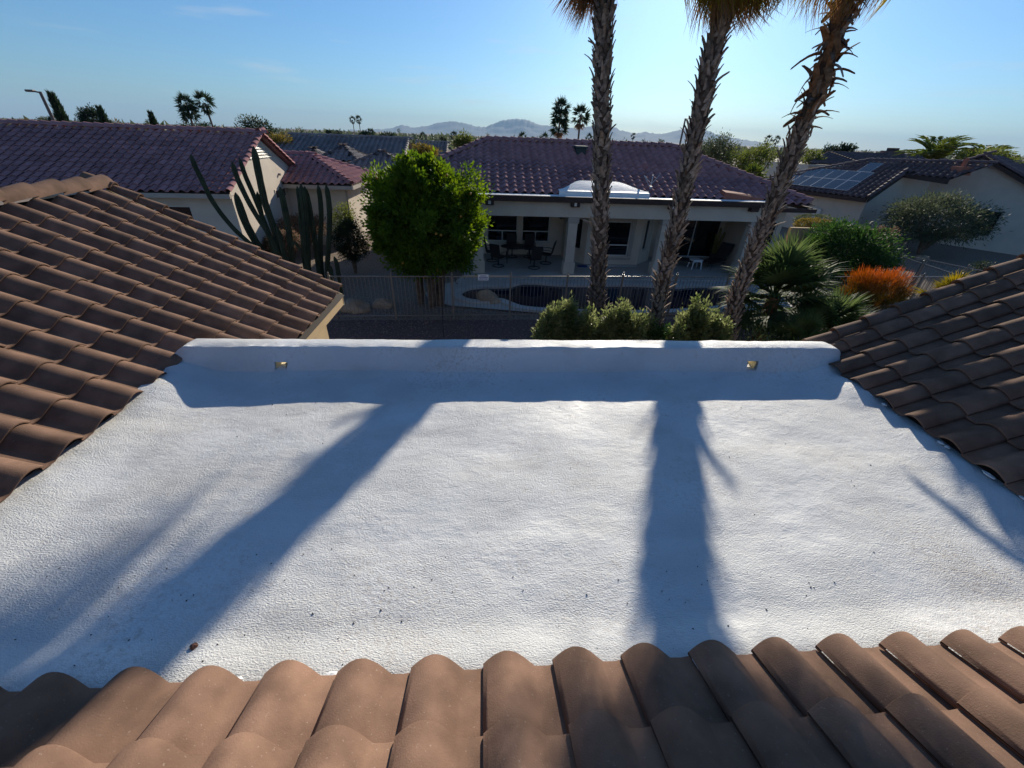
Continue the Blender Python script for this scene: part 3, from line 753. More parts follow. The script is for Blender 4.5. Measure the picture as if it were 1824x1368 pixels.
for x in (-.25, 3.68, 7.68, 11.55):
    mb = MB(); mb.box(x - .19, x + .19, 17.53, 17.89, .10, 2.45)
    c = mb.build('patio_post', M['stucco'], hb, bevel=.008)
    MB().box(x - .25, x + .25, 17.47, 17.95, .10, .62).build('plinth', M['stucco'], c, bevel=.015); MB().box(x - .23, x + .23, 17.485, 17.935, 2.22, 2.447).build('capital', M['stucco_dark'], c, bevel=.01)
# back wall of the patio
H1 = (1.2 + .13, 1.2 + 1.62, .72, 2.2); H2 = (1.2 + 1.85, 1.2 + 3.22, .72, 2.2); HD = (1.2 + 9.75, 1.2 + 12.0, .12, 2.25); HN = (1.2 + 3.55, 1.2 + 4.05, .9, 2.2)
wB, PB = wall_slab('wall', (-1.2, 20.9), (13.3, 20.9), 0, 2.62, [H1, H2, HD, (1.2 + 12.45, 1.2 + 13.1, .7, 2.1)], M['stucco'], hb)
for h in (H1, H2): window(PB, h, hb, mullions=[((h[0] + h[1]) / 2, .76, 1.22)], rails=[1.22])
window(PB, HD, hb, mullions=[(sum(HD[:2]) / 2 - .2, .16, 2.2)], sill=False, fm=M['frame_white'], name='sliding_door')
window(PB, (1.2 + 12.45, 1.2 + 13.1, .7, 2.1), hb)
# dining bay
HB = (.55, 2.05, .5, 2.05)
wY, PBay = wall_slab('bay_wall', (4.75, 19.25), (7.35, 19.25), .1, 2.62, [HB], M['stucco'], hb)
window(PBay, HB, hb, rails=[1.0])
mb = MB()
for h in (HB,):
    for (a, b, c, d_) in ((h[0] - .18, h[1] + .18, h[3] + .003, h[3] + .18), (h[0] - .18, h[1] + .18, h[2] - .18, h[2] - .064), (h[0] - .18, h[0] - .003, h[2], h[3]), (h[1] + .003, h[1] + .18, h[2], h[3])):
        q = [PBay(a, c, -.03), PBay(b, c, -.03), PBay(b, c, -.002), PBay(a, c, -.002), PBay(a, d_, -.03), PBay(b, d_, -.03), PBay(b, d_, -.002), PBay(a, d_, -.002)]
        mb.add(q, [(3, 2, 1, 0), (4, 5, 6, 7), (0, 1, 5, 4), (1, 2, 6, 5), (2, 3, 7, 6), (3, 0, 4, 7)])
mb.build('window_surround', M['stucco_dark'], wY)
HS = (.35, .85, .7, 2.1)
for a, b in (((7.35, 19.25), (8.15, 20.1)), ((3.95, 20.1), (4.75, 19.25))):
    ww, PP = wall_slab('bay_wall', a, b, .1, 2.62, [HS], M['stucco'], hb); window(PP, HS, hb, sill=False)
MB().box(8.05, 8.2, 20.1, 20.9, .1, 2.62).build('bay_wall', M['stucco'], hb); MB().box(3.9, 4.05, 20.1, 20.9, .1, 2.62).build('bay_wall', M['stucco'], hb)
# bedroom wing and the rest of the walls
HW = (.35, .95, .55, 2.35)
ww, PP = wall_slab('wall', (12.2, 18.35), (13.35, 18.35), 0, 3.0, [HW], M['stucco'], hb); window(PP, HW, hb, rails=[1.3])
MB().box(12.2, 12.4, 18.55, 20.9, 0, 3.0).build('wall', M['stucco'], hb)
MB().box(13.15, 13.35, 18.55, 26, 0, 3.0).build('wall', M['stucco'], hb); MB().box(-4.0, -3.8, 18.4, 26, 0, 3.0).build('wall', M['stucco'], hb); MB().box(-3.8, -1.2, 20.9, 21.1, 0, 3.0).build('wall', M['stucco'], hb)
MB().box(-4, 13.35, 26, 26.2, 0, 3.0).build('wall', M['stucco'], hb)
MB().box(12.25, RX1 + RY - 17.5, 17.46, 17.56, 2.86, 3.02).build('fascia', M['trim_brown'], hb); MB().box(RX1 + dd - .02, RX1 + dd + .08, 17.6, 26.5, 2.92, 3.06).build('fascia', M['trim_brown'], hb)
# wall lanterns
for x, y in ((3.72, 20.9), (8.75, 20.9)):
    mb = MB(); mb.box(x - .06, x + .06, y - .05, y - .003, 1.88, 2.12); mb.tube([(x, y - .05, 2.08), (x, y - .14, 2.12)], .015, 6)
    ln = mb.build('wall_lantern', M['dark_metal'], hb); MB().tube([(x, y - .15, 1.86), (x, y - .15, 2.02), (x, y - .15, 2.10), (x, y - .15, 2.14)], [.05, .075, .085, .02], 6).build('lantern_glass', M['glass'], ln)
# roof vent, antenna, gutter end, small plane on the right of the roof edge
p = PY(1033, 262, 21.6)
mb = MB(); mb.box(p[0] - .22, p[0] + .22, 21.15, 21.75, 4.45, 4.93); mb.box(p[0] - .27, p[0] + .27, 21.05, 21.80, 4.86, 4.95)
mb.build('roof_vent', mat('vent_green', (.035, .06, .065), .6), hb, bevel=.02)
p = PY(1158, 340, 18.3); b0 = RZ_ - RS * (RY - 18.3)
mb = MB(); mb.tube([(p[0], 18.3, b0), (p[0], 18.3, b0 + .62)], .018, 6); mb.tube([(p[0] - .38, 18.3, b0 + .60), (p[0], 18.3, b0 + .28), (p[0] + .30, 18.3, b0 + .66)], .012, 5); mb.tube([(p[0] - .38, 18.3, b0 + .60), (p[0] - .1, 18.25, b0 + .2)], .01, 5); mb.box(p[0] - .04, p[0] + .04, 18.26, 18.34, b0 + .0, b0 + .2)
mb.build('antenna', M['solar_frame'], hb)
p = PY(1148, 300, 20.0); MB().tube([(p[0], 20, RZ_ - RS * (RY - 20) - .05), (p[0], 20, RZ_ - RS * (RY - 20) + .32)], .05, 8).build('vent_pipe', M['tile_purple'], hb)
a0 = PY(1290, 342, EY + .05); a1 = PY(1358, 355, EY + .05)
mb = MB(); mb.add([(a0[0], EY - .06, EZB), (a1[0], EY - .06, EZB), (a1[0], EY - .06, EZB + .08), (a0[0], EY - .06, EZB + .30), (a0[0], EY + .5, EZB + .1), (a1[0], EY + .5, EZB + .2), (a1[0], EY + .2, EZB + .18), (a0[0], EY + .3, EZB + .36)], [(0, 1, 2, 3), (3, 2, 6, 7), (4, 0, 3, 7), (1, 5, 6, 2)])
mb.build('flashing', M['terracotta'], hb)

# ------------------------------------------------------------------ neighbour on the left (gable house with a lower wing)
ha = empty('gable_house', (-14, 20, 0), label='house on the left with long purple tiled roof and sunlit stucco gable end', cat='house')
AW, AE = .33, .345
tileC = tile_mesh('roof_tile', AW, AE, M['tile_purple'], 1)
ye, ze, yr, zrA, xg = 16.4, 3.12, 20.5, 4.93, -9.15
def RA(x, y, z):    # house turned a few degrees about its gable corner
    a = radians(3.2); dx, dy = x - xg, y - ye; return (xg + dx * cos(a) - dy * sin(a), ye + dx * sin(a) + dy * cos(a), z)
gA = []
o, ms = roof_plane(ha, [RA(-34, ye, ze), RA(xg, ye, ze), RA(xg, yr, zrA), RA(-34, yr, zrA)], None, AW, AE); o['label'] = 'long front slope of purple tiles'; gA.append((o, tileC, ms, AW, AE)); roofA = o
yb = 24.4; zb = zrA - (zrA - ze) * (yb - yr) / (yr - ye)
quad_poly(ha, 'tile_roof', [RA(xg, yb, zb), RA(-34, yb, zb), RA(-34, yr, zrA), RA(xg, yr, zrA)], M['tile_purple'])
wy, wz = 22.0, 2.93       # wing: hip roof
wc = (-6.4, 22.0, 2.93); wr = (-9.1, 24.7, 4.0)
o5, ms5 = roof_plane(ha, [(-13.5, 22.0, 2.93), wc, wr, (-13.5, 24.7, 4.0)], None, AW, AE); o5['label'] = 'front slope of the lower wing'; gA.append((o5, tileC, ms5, AW, AE))
o6, ms6 = roof_plane(ha, [wc, (-6.4, 27.4, 2.93), wr], None, AW, AE); o6['label'] = 'sunlit end slope of the lower wing'; gA.append((o6, tileC, ms6, AW, AE))
gablepoly = None
lay_tiles(ha, gA, 300, matl=M['tile_purple'])
rakeC = barrel_mesh('rake_tile', .115, .40, M['tile_purple'], 6, .85)
caps(roofA, RA(xg, ye - .02, ze + .04), RA(xg, yr, zrA + .04), rakeC, .345, 'rake_tile', .02); caps(roofA, RA(xg, yb, zb + .04), RA(xg, yr, zrA + .04), rakeC, .345, 'rake_tile', .02)
caps(roofA, RA(-34, yr, zrA + .05), RA(xg, yr, zrA + .05), capB, .38, 'ridge_tile')
caps(o5, (wc[0], wc[1], wc[2] + .04), (wr[0], wr[1], wr[2] + .04), capB, .38); caps(o5, (-13, 24.7, 4.05), (wr[0], wr[1], 4.05), capB, .38, 'ridge_tile'); caps(o6, (-6.4, 27.4, 2.97), (wr[0], wr[1], wr[2] + .04), capB, .38)
# walls: gable end (polygon prism), front with sliding window, eaves
gx = xg - .22
gp = [RA(gx, ye + .55, 0), RA(gx, yb - .35, 0), RA(gx, yb - .35, zb + .1), RA(gx, yr, zrA - .08), RA(gx, ye + .55, ze + .17)]
mb = MB(); back = [RA(gx - .2, *q) for q in ((ye + .55, 0), (yb - .35, 0), (yb - .35, zb + .1), (yr, zrA - .08), (ye + .55, ze + .17))]
mb.add(gp + back, [(0, 1, 2, 3, 4), (9, 8, 7, 6, 5)] + [(i, 5 + i, 5 + (i + 1) % 5, (i + 1) % 5) for i in range(5)])
gw = mb.build('gable_wall', M['stucco'], ha)
for y0, y1, z0, z1, nm in ((19.35, 21.5, 4.13, 4.72, 'gable_vent'),):
    mb = MB(); q = 0
    for k in range(5):
        zz = 4.15 + k * .115; hw = max(.1, (zrA - .2 - zz) / (zrA - ze) * (yr - ye) * .92)
        mb.add([RA(gx + .005, yr - hw, zz), RA(gx + .005, yr + hw, zz), RA(gx + .05, yr + hw, zz - .07), RA(gx + .05, yr - hw, zz - .07)], [(0, 1, 2, 3), (3, 2, 1, 0)])
    mb.build('gable_vent', M['frame_white'], gw)
p = PY(486, 344, 21.2)
wv = MB(); y0, y1, z0, z1 = 21.0, 22.2, 2.42, 2.72
wv.add([RA(gx + .004, y0, z0), RA(gx + .004, y1, z0), RA(gx + .004, y1, z1), RA(gx + .004, y0, z1)], [(0, 1, 2, 3)])
f = wv.build('window', M['glass'], gw)
mb = MB()
for (a, b, c, d_) in ((y0 - .06, y1 + .06, z1, z1 + .06), (y0 - .06, y1 + .06, z0 - .06, z0), (y0 - .06, y0, z0, z1), (y1, y1 + .06, z0, z1)):
    mb.add([RA(gx + .03, a, c), RA(gx + .03, b, c), RA(gx + .03, b, d_), RA(gx + .03, a, d_), RA(gx, a, c), RA(gx, b, c), RA(gx, b, d_), RA(gx, a, d_)], [(0, 1, 2, 3), (0, 4, 5, 1), (1, 5, 6, 2), (2, 6, 7, 3), (3, 7, 4, 0)])
mb.build('frame', M['stucco'], gw)
for y in (21.9, 23.2):      # small outlets high on the gable
    mb = MB(); mb.tube([RA(gx, y, 3.35), RA(gx + .1, y, 3.33)], .05, 8); mb.build('wall_outlet', M['stucco_dark'], gw)
HWA = (5.0, 6.9, 1.35, 2.55)
a = RA(-16, ye + .55, 0); b = RA(gx - .2, ye + .55, 0)
LA = hypot(b[0] - a[0], b[1] - a[1]); HWA = (LA - 3.9, LA - 1.35, 1.3, 2.62)
ww, PP = wall_slab('wall', a, b, 0, ze + .1, [HWA], M['stucco'], ha); window(PP, HWA, ha, mullions=[((HWA[0] + HWA[1]) / 2, 1.35, 2.57)])
quad_poly(ha, 'soffit', [RA(-34, ye + .05, ze - .1), RA(xg, ye + .05, ze - .1), RA(xg, ye + .6, ze - .1), RA(-34, ye + .6, ze - .1)], M['stucco_dark'])
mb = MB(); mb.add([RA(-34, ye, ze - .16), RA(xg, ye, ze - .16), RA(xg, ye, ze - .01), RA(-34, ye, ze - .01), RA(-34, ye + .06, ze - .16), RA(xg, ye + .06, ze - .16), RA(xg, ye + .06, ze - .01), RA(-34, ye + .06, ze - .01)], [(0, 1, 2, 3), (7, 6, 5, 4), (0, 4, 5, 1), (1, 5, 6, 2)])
mb.build('fascia', M['stucco_dark'], ha)
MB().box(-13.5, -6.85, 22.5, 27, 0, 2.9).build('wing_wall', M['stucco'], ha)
MB().box(-13.5, -6.4, 21.98, 22.06, 2.74, 2.91).build('fascia', M['stucco_dark'], ha); MB().box(-6.46, -6.38, 22.06, 27.4, 2.74, 2.91).build('fascia', M['stucco_dark'], ha)
quad_poly(ha, 'soffit', [(-13.5, 22.0, 2.78), (-6.42, 22.0, 2.78), (-6.42, 27.4, 2.78), (-13.5, 27.4, 2.78)], M['stucco_dark'])
MB().tube([(-6.9, 22.45, 0), (-6.9, 22.45, 2.7)], .04, 8).build('downpipe', M['stucco_dark'], ha)

# ------------------------------------------------------------------ neighbour on the right (solar panels, big blank gable)
hd = empty('solar_house', (30, 27, 0), label='house on the right with solar panels and a large shaded stucco gable', cat='house')
OD = Vector(PZ(1545, 354, 2.6)); LD = Vector(PZ(1415, 338, 2.6)); uD = (OD - LD).normalized(); hD = Vector((-uD.y, uD.x, 0))
if hD.dot(OD) < 0: hD = -hD
upD = (hD + Vector((0, 0, .45))).normalized(); nD = uD.cross(upD)
if nD.z < 0: nD = -nD
def PP_(u, v, o=0.): return OD + uD * u + upD * v + nD * o
tileD = tile_mesh('roof_tile', .36, .36, M['tile_dark'], 1); capD = barrel_mesh('hip_tile', .13, .42, M['tile_dark'], 6, .85)
poly = [PP_(-9, 0), PP_(0, 0), PP_(-.2, 3.5), PP_(2.4, 3.1), PP_(3.2, 5.2), PP_(-3.1, 4.75), PP_(-9, 0.2)]
Fm = frame(OD, upD); inv = Fm.inverted(); loc = [inv @ p for p in poly]
oD = quad_poly(hd, 'tile_roof', [p - nD * .01 for p in poly], M['underlay'])
us = [p.x for p in loc]; vs = [p.y for p in loc]
msD = tile_mats(Fm, .36, .36, int(min(us) / .36) - 1, int(max(us) / .36) + 2, 0, 16, in_poly(loc), .006)
# main gable behind: wall plane W1
g0 = Vector(PZ(1707, 439, 0)); g1 = Vector(PZ(1792, 452, 0)); uG = (g1 - g0).normalized(); nG = Vector((uG.y, -uG.x, 0))
if nG.dot(-g0) < 0: nG = -nG
def on_wall(x, y):
    d = Vector(ray(x, y)); c = Vector(CPOS); t = (g0 - c).dot(nG) / d.dot(nG); return c + d * t
apex = on_wall(1757, 279); 
def GW(s, z, o=0.): q = Vector((apex.x, apex.y, 0)) + uG * s + nG * o; return Vector((q.x, q.y, z))
az = apex.z; sl_ = .5
wl_ = [GW(-4.2, 0), GW(9, 0), GW(9, az - 2.2), GW(4.4, az - .12 - 2.1), GW(0, az - .12), GW(-1.9, az - .12 - 1.0), GW(-4.2, az - 1.45)]
# window opening built as dark recess framed in the wall
mb = MB(); n_ = len(wl_); mb.add([tuple(p) for p in wl_] + [tuple(p - nG * .3) for p in wl_], [tuple(range(n_)), tuple(range(2 * n_ - 1, n_ - 1, -1))] + [(i, n_ + i, n_ + (i + 1) % n_, (i + 1) % n_) for i in range(n_)])
gwD = mb.build('gable_wall', M['stucco'], hd)
wA = on_wall(1748, 374); wB_ = on_wall(1786, 379); wC = on_wall(1759, 419); 
s0 = (wA - apex).dot(uG); s1 = (wB_ - apex).dot(uG)
f = MB().add([tuple(GW(s0, .85, .012)), tuple(GW(s1, .85, .012)), tuple(GW(s1, 2.22, .012)), tuple(GW(s0, 2.22, .012))], [(0, 1, 2, 3)]).build('window', M['glass'], gwD)
mb = MB()
for (a, b, c, d_) in ((s0 - .06, s1 + .06, 2.22, 2.28), (s0 - .1, s1 + .1, .75, .85), (s0 - .06, s0, .85, 2.22), (s1, s1 + .06, .85, 2.22)):
    q = [GW(a, c, .05), GW(b, c, .05), GW(b, d_, .05), GW(a, d_, .05), GW(a, c, 0), GW(b, c, 0), GW(b, d_, 0), GW(a, d_, 0)]
    mb.add([tuple(x) for x in q], [(0, 1, 2, 3), (0, 4, 5, 1), (1, 5, 6, 2), (2, 6, 7, 3), (3, 7, 4, 0)])
mb.build('window_frame', M['stucco_dark'], gwD)
mb = MB()
for k in range(4):
    zz = az - .62 + k * .11; hw = (az - .2 - zz) / sl_ * .95
    mb.add([tuple(GW(-hw, zz, .02)), tuple(GW(hw, zz, .02)), tuple(GW(hw, zz + .08, .05)), tuple(GW(-hw, zz + .08, .05))], [(0, 1, 2, 3)])
mb.build('gable_vent', M['stucco_dark'], gwD)
# gable roof: two slopes running away from us
back = -nG * 9
for sgn_ in (-1, 1):
    ea = 4.6 if sgn_ > 0 else 2.05
    a_ = GW(0, az + .02, .35); b_ = GW(sgn_ * ea, az + .02 - ea * sl_, .35)
    q = [b_ + back, b_, a_, a_ + back] if sgn_ < 0 else [b_, b_ + back, a_ + back, a_]
    o_, m_ = roof_plane(hd, [tuple(v) for v in q], None, .36, .36); msD += m_
    caps(o_, b_ + Vector((0, 0, .05)), a_ + Vector((0, 0, .05)), capD, .38, 'rake_tile')
    quad_poly(hd, 'rake_board', [tuple(b_ + nG * .01), tuple(a_ + nG * .01), tuple(a_ + nG * .01 - Vector((0, 0, .22))), tuple(b_ + nG * .01 - Vector((0, 0, .22)))], M['trim_brown'], .06)
o = new('roof_tile_field', join_meshes('roof_tile_field', [(tileD, m_) for m_ in msD], M['tile_dark']), hd); o['kind'] = 'stuff'
caps(oD, PP_(0, 0, .05), PP_(-.2, 3.5, .05), capD, .38, 'rake_tile'); caps(oD, PP_(-9, .2, .05), PP_(-3.1, 4.75, .05), capD, .38); caps(oD, PP_(-3.1, 4.75, .05), PP_(3.2, 5.2, .05), capD, .38, 'ridge_tile')
def board(a, b, drop, matl, name, off):
    quad_poly(hd, name, [tuple(a + off), tuple(b + off), tuple(b + off - Vector((0, 0, drop))), tuple(a + off - Vector((0, 0, drop)))], matl, .06)
board(PP_(-9, 0), PP_(0, 0), .22, M['trim_brown'], 'fascia', -hD * .02); board(PP_(0, 0), PP_(-.2, 3.5), .22, M['trim_brown'], 'rake_board', uD * .03); board(PP_(-.2, 3.5), PP_(2.4, 3.1), .25, M['trim_brown'], 'fascia', -hD * .02)
wf = [OD + uD * -9 + hD * .55, OD + uD * -.25 + hD * .55]
def vwall(a, b, za, zb_, name='wall', matl=None):
    quad_poly(hd, name, [(a.x, a.y, 0), (b.x, b.y, 0), (b.x, b.y, zb_), (a.x, a.y, za)], matl or M['stucco'], .2)
vwall(wf[0], wf[1], 2.75, 2.75)
cD = PP_(-.2, 3.5); vwall(wf[1], Vector((cD.x, cD.y, 0)) - uD * .1, 2.75, cD.z - .05); eD = GW(-4.2, 0); vwall(Vector((cD.x, cD.y, 0)) - uD * .1, GW(-1.9, 0), cD.z - .1, az - 1.2)
# solar panels
pm = MB(); pm.box(.012, .828, .012, 1.258, .04, .075); pmesh = pm.mesh('solar_panel', M['solar_frame'])
gm = MB().add([(.03, .03, .0765), (.81, .03, .0765), (.81, 1.24, .0765), (.03, 1.24, .0765)], [(0, 1, 2, 3)]).mesh('cells', M['solar'])
exD = Vector(Fm.col[0][:3]); flip = exD.dot(uD)
for (u, v) in [(-2.4 - .84 * k, .45) for k in range(6)] + [(-2.45 - .84 * k, 1.73) for k in range(5)] + [(-3.35 - .84 * k, 3.0) for k in range(3) if False] + [(-2.75, 3.02)]:
    o0 = PP_(u if flip > 0 else u + .84, v, .06)
    Mx = Matrix.Translation(o0) @ Fm.to_3x3().to_4x4()
    s_ = new('solar_panel', pmesh, hd, Mx); c = bpy.data.objects.new('cells', gm); COL.objects.link(c); c.parent = s_
mb = MB(); p = PP_(2.2, 4.4); mb.box(p.x - .35, p.x + .35, p.y - .35, p.y + .35, p.z - .3, p.z + .15)
mb.box(p.x - .08, p.x + .08, p.y - .08, p.y + .08, p.z + .15, p.z + .6); mb.build('roof_curb', M['terracotta'], hd)
pb = OD + uD * -3.0 + hD * .5; q = Matrix.Translation((pb.x, pb.y, 0)) @ Matrix.Rotation(atan2(uD.y, uD.x), 4, 'Z')
MB().box(-.3, .3, -.12, .1, 1.0, 1.6, q).build('meter_box', M['frame_white'], hd)

# ------------------------------------------------------------------ vegetation helpers
def rand_unit(n_):
    v = rng.normal(size=(n_, 3)); return v / np.linalg.norm(v, axis=1, keepdims=True)
def leaves(name, C, D, length, width, matl, jitter=.35, fold=.25):
    """diamond leaves at C pointing along D"""
    n_ = len(C); D = D / np.linalg.norm(D, axis=1, keepdims=True)
    side = np.cross(D, rand_unit(n_)); side /= np.linalg.norm(side, axis=1, keepdims=True) + 1e-9; nrm = np.cross(D, side)
    L_ = length * (1 + jitter * rng.normal(size=(n_, 1)).clip(-1.5, 1.5)); W_ = width * (1 + jitter * .6 * rng.normal(size=(n_, 1)).clip(-1.5, 1.5))
    a = C; b = C + D * L_ * .45 + side * W_ * .5 + nrm * W_ * fold; c = C + D * L_; d = C + D * L_ * .45 - side * W_ * .5 + nrm * W_ * fold
    V = np.stack([a, b, c, d], 1).reshape(-1, 3); Fq = np.arange(n_ * 4).reshape(-1, 4)
    return mesh_np(name, V, Fq, matl)
def crown_points(c, r, n_clump, n_leaf, clump_r=.22, shell=.55, lump=.25, flat_bottom=0.):
    """clumped points filling an uneven ellipsoid; returns leaf positions and outward directions"""
    c = np.array(c, float); r = np.array(r, float)
    u = rand_unit(n_clump); rad = (shell + (1 - shell) * rng.random((n_clump, 1))) 
    ph = rng.random(3) * 6
    lum = 1 + lump * (np.sin(3.1 * u[:, :1] + ph[0]) * np.cos(2.7 * u[:, 1:2] + ph[1]) + .6 * np.sin(5.3 * u[:, 2:3] + 4 * u[:, :1] + ph[2])) * .7
    cc = u * rad * lum * (1 - clump_r * .6)
    if flat_bottom: cc[:, 2] = np.maximum(cc[:, 2], -1 + flat_bottom * rng.random(n_clump))
    k = rng.integers(0, n_clump, n_leaf); off = rng.normal(size=(n_leaf, 3)) * clump_r * .5
    P = cc[k] + off
    W = c + P * r
    Dv = off / clump_r + u[k] * .6 + rand_unit(n_leaf) * .6
    return W, Dv
def limbs(base, tips, r0, matl, name, parent, n=8):
    """tapered trunk with limbs curving from the base to every tip"""
    mb = MB(); base = Vector(base)
    for t in tips:
        t = Vector(t); m1 = base.lerp(t, .35); m1.x = base.x + (t.x - base.x) * .18; m1.y = base.y + (t.y - base.y) * .18
        m2 = base.lerp(t, .7)
        pts = [base, base.lerp(m1, .5) + Vector((random.uniform(-1, 1) * r0 * .4, random.uniform(-1, 1) * r0 * .4, 0)), m1, m2, t]
        mb.tube(pts, [r0 * 1.15, r0, r0 * .75, r0 * .45, r0 * .14], n)
    return mb.build(name, matl, parent, smooth=60)
def plant(name, label, cat, base, c, r, n_leaf, ll, lw, matl, n_clump=None, clump_r=.22, shell=.55, lump=.25, trunk_r=.05, n_tips=5, group=None, dirfix=None, crown='crown', flat_bottom=0., trunk_name='trunk', trunk_mat=None, base_pts=None):
    e_ = empty(name, tuple(base), label=label, cat=cat, group=group)
    W, Dv = crown_points(c, r, n_clump or max(12, n_leaf // 60), n_leaf, clump_r, shell, lump, flat_bottom)
    W[:, 2] = np.maximum(W[:, 2], .03)
    if dirfix is not None: Dv = Dv * dirfix[0] + np.array(dirfix[1])
    new(crown, leaves(crown, W, Dv, ll, lw, matl), e_)
    tips = [(c[0] + r[0] * .6 * random.uniform(-1, 1), c[1] + r[1] * .6 * random.uniform(-1, 1), c[2] + r[2] * random.uniform(-.2, .6)) for _ in range(n_tips)]
    for bp in (base_pts or [base]): limbs(bp, tips, trunk_r, trunk_mat or M['trunk'], trunk_name, e_, 6)
    return e_
def ellipse_px(x0, x1, y0, y1, Y, yscale=1.):
    xc, yc_ = (x0 + x1) / 2, (y0 + y1) / 2; c = PY(xc, yc_, Y); dp = depth(c)
    zt = PY(xc, y0, Y)[2]; zb_ = PY(xc, y1, Y)[2]; rx = (x1 - x0) / 2 * dp / FPX
    return np.array([c[0], Y, (zt + zb_) / 2]), np.array([rx, rx * yscale, (zt - zb_) / 2])

# ------------------------------------------------------------------ citrus tree by the fence
def citrus():
    Y = 14.0; e_ = empty('citrus_tree', (-1.85, 13.6, 0), label='round bright green citrus tree standing left of the patio', cat='tree')
    c, r = ellipse_px(642, 872, 268, 494, Y); Ws = []; Ds = []
    lobes = [(0, 0, -.08, .86, 21000), (-.3, 0, .25, .66, 8000), (.28, .1, .32, .62, 8000), (-.45, -.1, -.15, .5, 6500), (.52, 0, -.05, .46, 6500), (-.02, .1, .52, .44, 4500), (.36, 0, -.5, .45, 4500), (-.2, -.2, -.5, .52, 5000)]
    for k in range(26):      # shoots that break the outline
        u = rand_unit(1)[0]; lobes.append((u[0] * .82, u[1] * .82, u[2] * .82, random.uniform(.13, .24), 520))
    for dx, dy, dz, s, n_ in lobes:
        W, D = crown_points(c + r * np.array((dx, dy, dz)), r * s * np.array((.95, .95, .97)), 230 if s > .8 else (100 if s > .3 else 16), n_, .22, .5 if s > .3 else .1, .25); Ws.append(W); Ds.append(D)
    W = np.concatenate(Ws); D = np.concatenate(Ds); D[:, 2] += .25
    new('crown', leaves('crown', W, D, .115, .06, M['leaf_citrus']), e_)
    for bx, by in ((-1.85, 13.6), (-1.55, 13.75), (-2.3, 13.9)):
        tips = [tuple(c + r * np.array((random.uniform(-.6, .6), random.uniform(-.6, .6), random.uniform(-.3, .3)))) for _ in range(4)]
        limbs((bx, by, 0), tips, .095, M['trunk'], 'trunk', e_)
    fr = MB().tube([(0, 0, -.035), (0, 0, -.02), (0, 0, .02), (0, 0, .035)], [.012, .034, .034, .012], 6).mesh('fruit', mat('orange_fruit', (.30, .16, .02), .6), smooth=60)
    for k in range(12):
        u = rand_unit(1)[0]; q = c + u * r * .96
        if q[1] > Y: q[1] = 2 * Y - q[1]
        new('fruit', fr, e_, Matrix.Translation(tuple(q)))
citrus()

# ------------------------------------------------------------------ fan-leaf palms
def fan_leaf(name, R, nb, spread, droop, pet, matl, bw=.05, seed=1, split=.45, curl=.0):
    """petiole along +y from the origin, blades fanned round its tip; +z up"""
    rr = random.Random(seed); V = []; Fs = []
    def strip(pts, ws, nz_=(0, 0, 1)):
        b = len(V)
        for (p, t), w_ in zip(pts, ws):
            s_ = Vector(t).cross(Vector(nz_)).normalized() * w_; V.append(tuple(Vector(p) - s_)); V.append(tuple(Vector(p) + s_))
        for i in range(len(pts) - 1): Fs.append((b + 2 * i, b + 2 * i + 1, b + 2 * i + 3, b + 2 * i + 2))
    pp = []
    for i in range(5):
        t = i / 4; pp.append(((0, pet * t, -.12 * droop * pet * t * t), (0, 1, -.24 * droop * t)))
    strip(pp, [.028, .022, .018, .016, .014]); tip = Vector(pp[-1][0])
    b = len(V); strip([((tip.x, tip.y, tip.z - .02), (0, 1, 0)), ((tip.x, tip.y + R * .1, tip.z), (0, 1, 0))], [.016, .03])
    for i in range(nb):
        a = -spread + 2 * spread * i / (nb - 1) + rr.uniform(-.03, .03); L_ = R * (.78 + .22 * cos(a * .7)) * rr.uniform(.9, 1.05); d = Vector((sin(a), cos(a), 0))
        pts = []; n_ = 5
        for k in range(n_):
            t = k / (n_ - 1); sag = droop * L_ * (max(0, t - .25) ** 2) * 1.1 * rr.uniform(.8, 1.2) + curl * L_ * t * abs(sin(a)) * .4
            q = tip + d * L_ * (t - .25 * droop * max(0, t - .4) ** 2) + Vector((0, 0, .10 * L_ * sin(t * 2.2) * (1 - droop * .5) - sag)); pts.append(q)
        tg = [(pts[min(k + 1, n_ - 1)] - pts[max(k - 1, 0)]) for k in range(n_)]
        ww = [bw * .45, bw, bw * .85, bw * .5, bw * .05]
        nzv = Vector((rr.uniform(-.5, .5), rr.uniform(-.3, .3), 1))
        strip([(tuple(p_), tuple(t_)) for p_, t_ in zip(pts, tg)], ww, tuple(nzv))
    me = bpy.data.meshes.new(name); me.from_pydata(V, [], Fs); me.materials.append(matl); me.update(); return me
def frond_matrix(p, az_, el, roll=0., s=1.):
    return Matrix.Translation(p) @ Matrix.Rotation(az_, 4, 'Z') @ Matrix.Rotation(el, 4, 'X') @ Matrix.Rotation(roll, 4, 'Y') @ Matrix.Scale(s, 4)
FR_G = [fan_leaf('frond', .98, 36, 1.7, .6 + .15 * k, 1.0, M['frond'], .024, k) for k in range(3)]
FR_Y = [fan_leaf('frond', .95, 36, .95, 1.25 + .2 * k, 1.0, M['frond_yellow'], .019, 20 + k) for k in range(2)]
FR_D = [fan_leaf('dead_frond', 1.0, 42, .50 + .1 * k, .35 + .2 * k, .8, M['frond_dead'], .013, 40 + k) for k in range(3)]
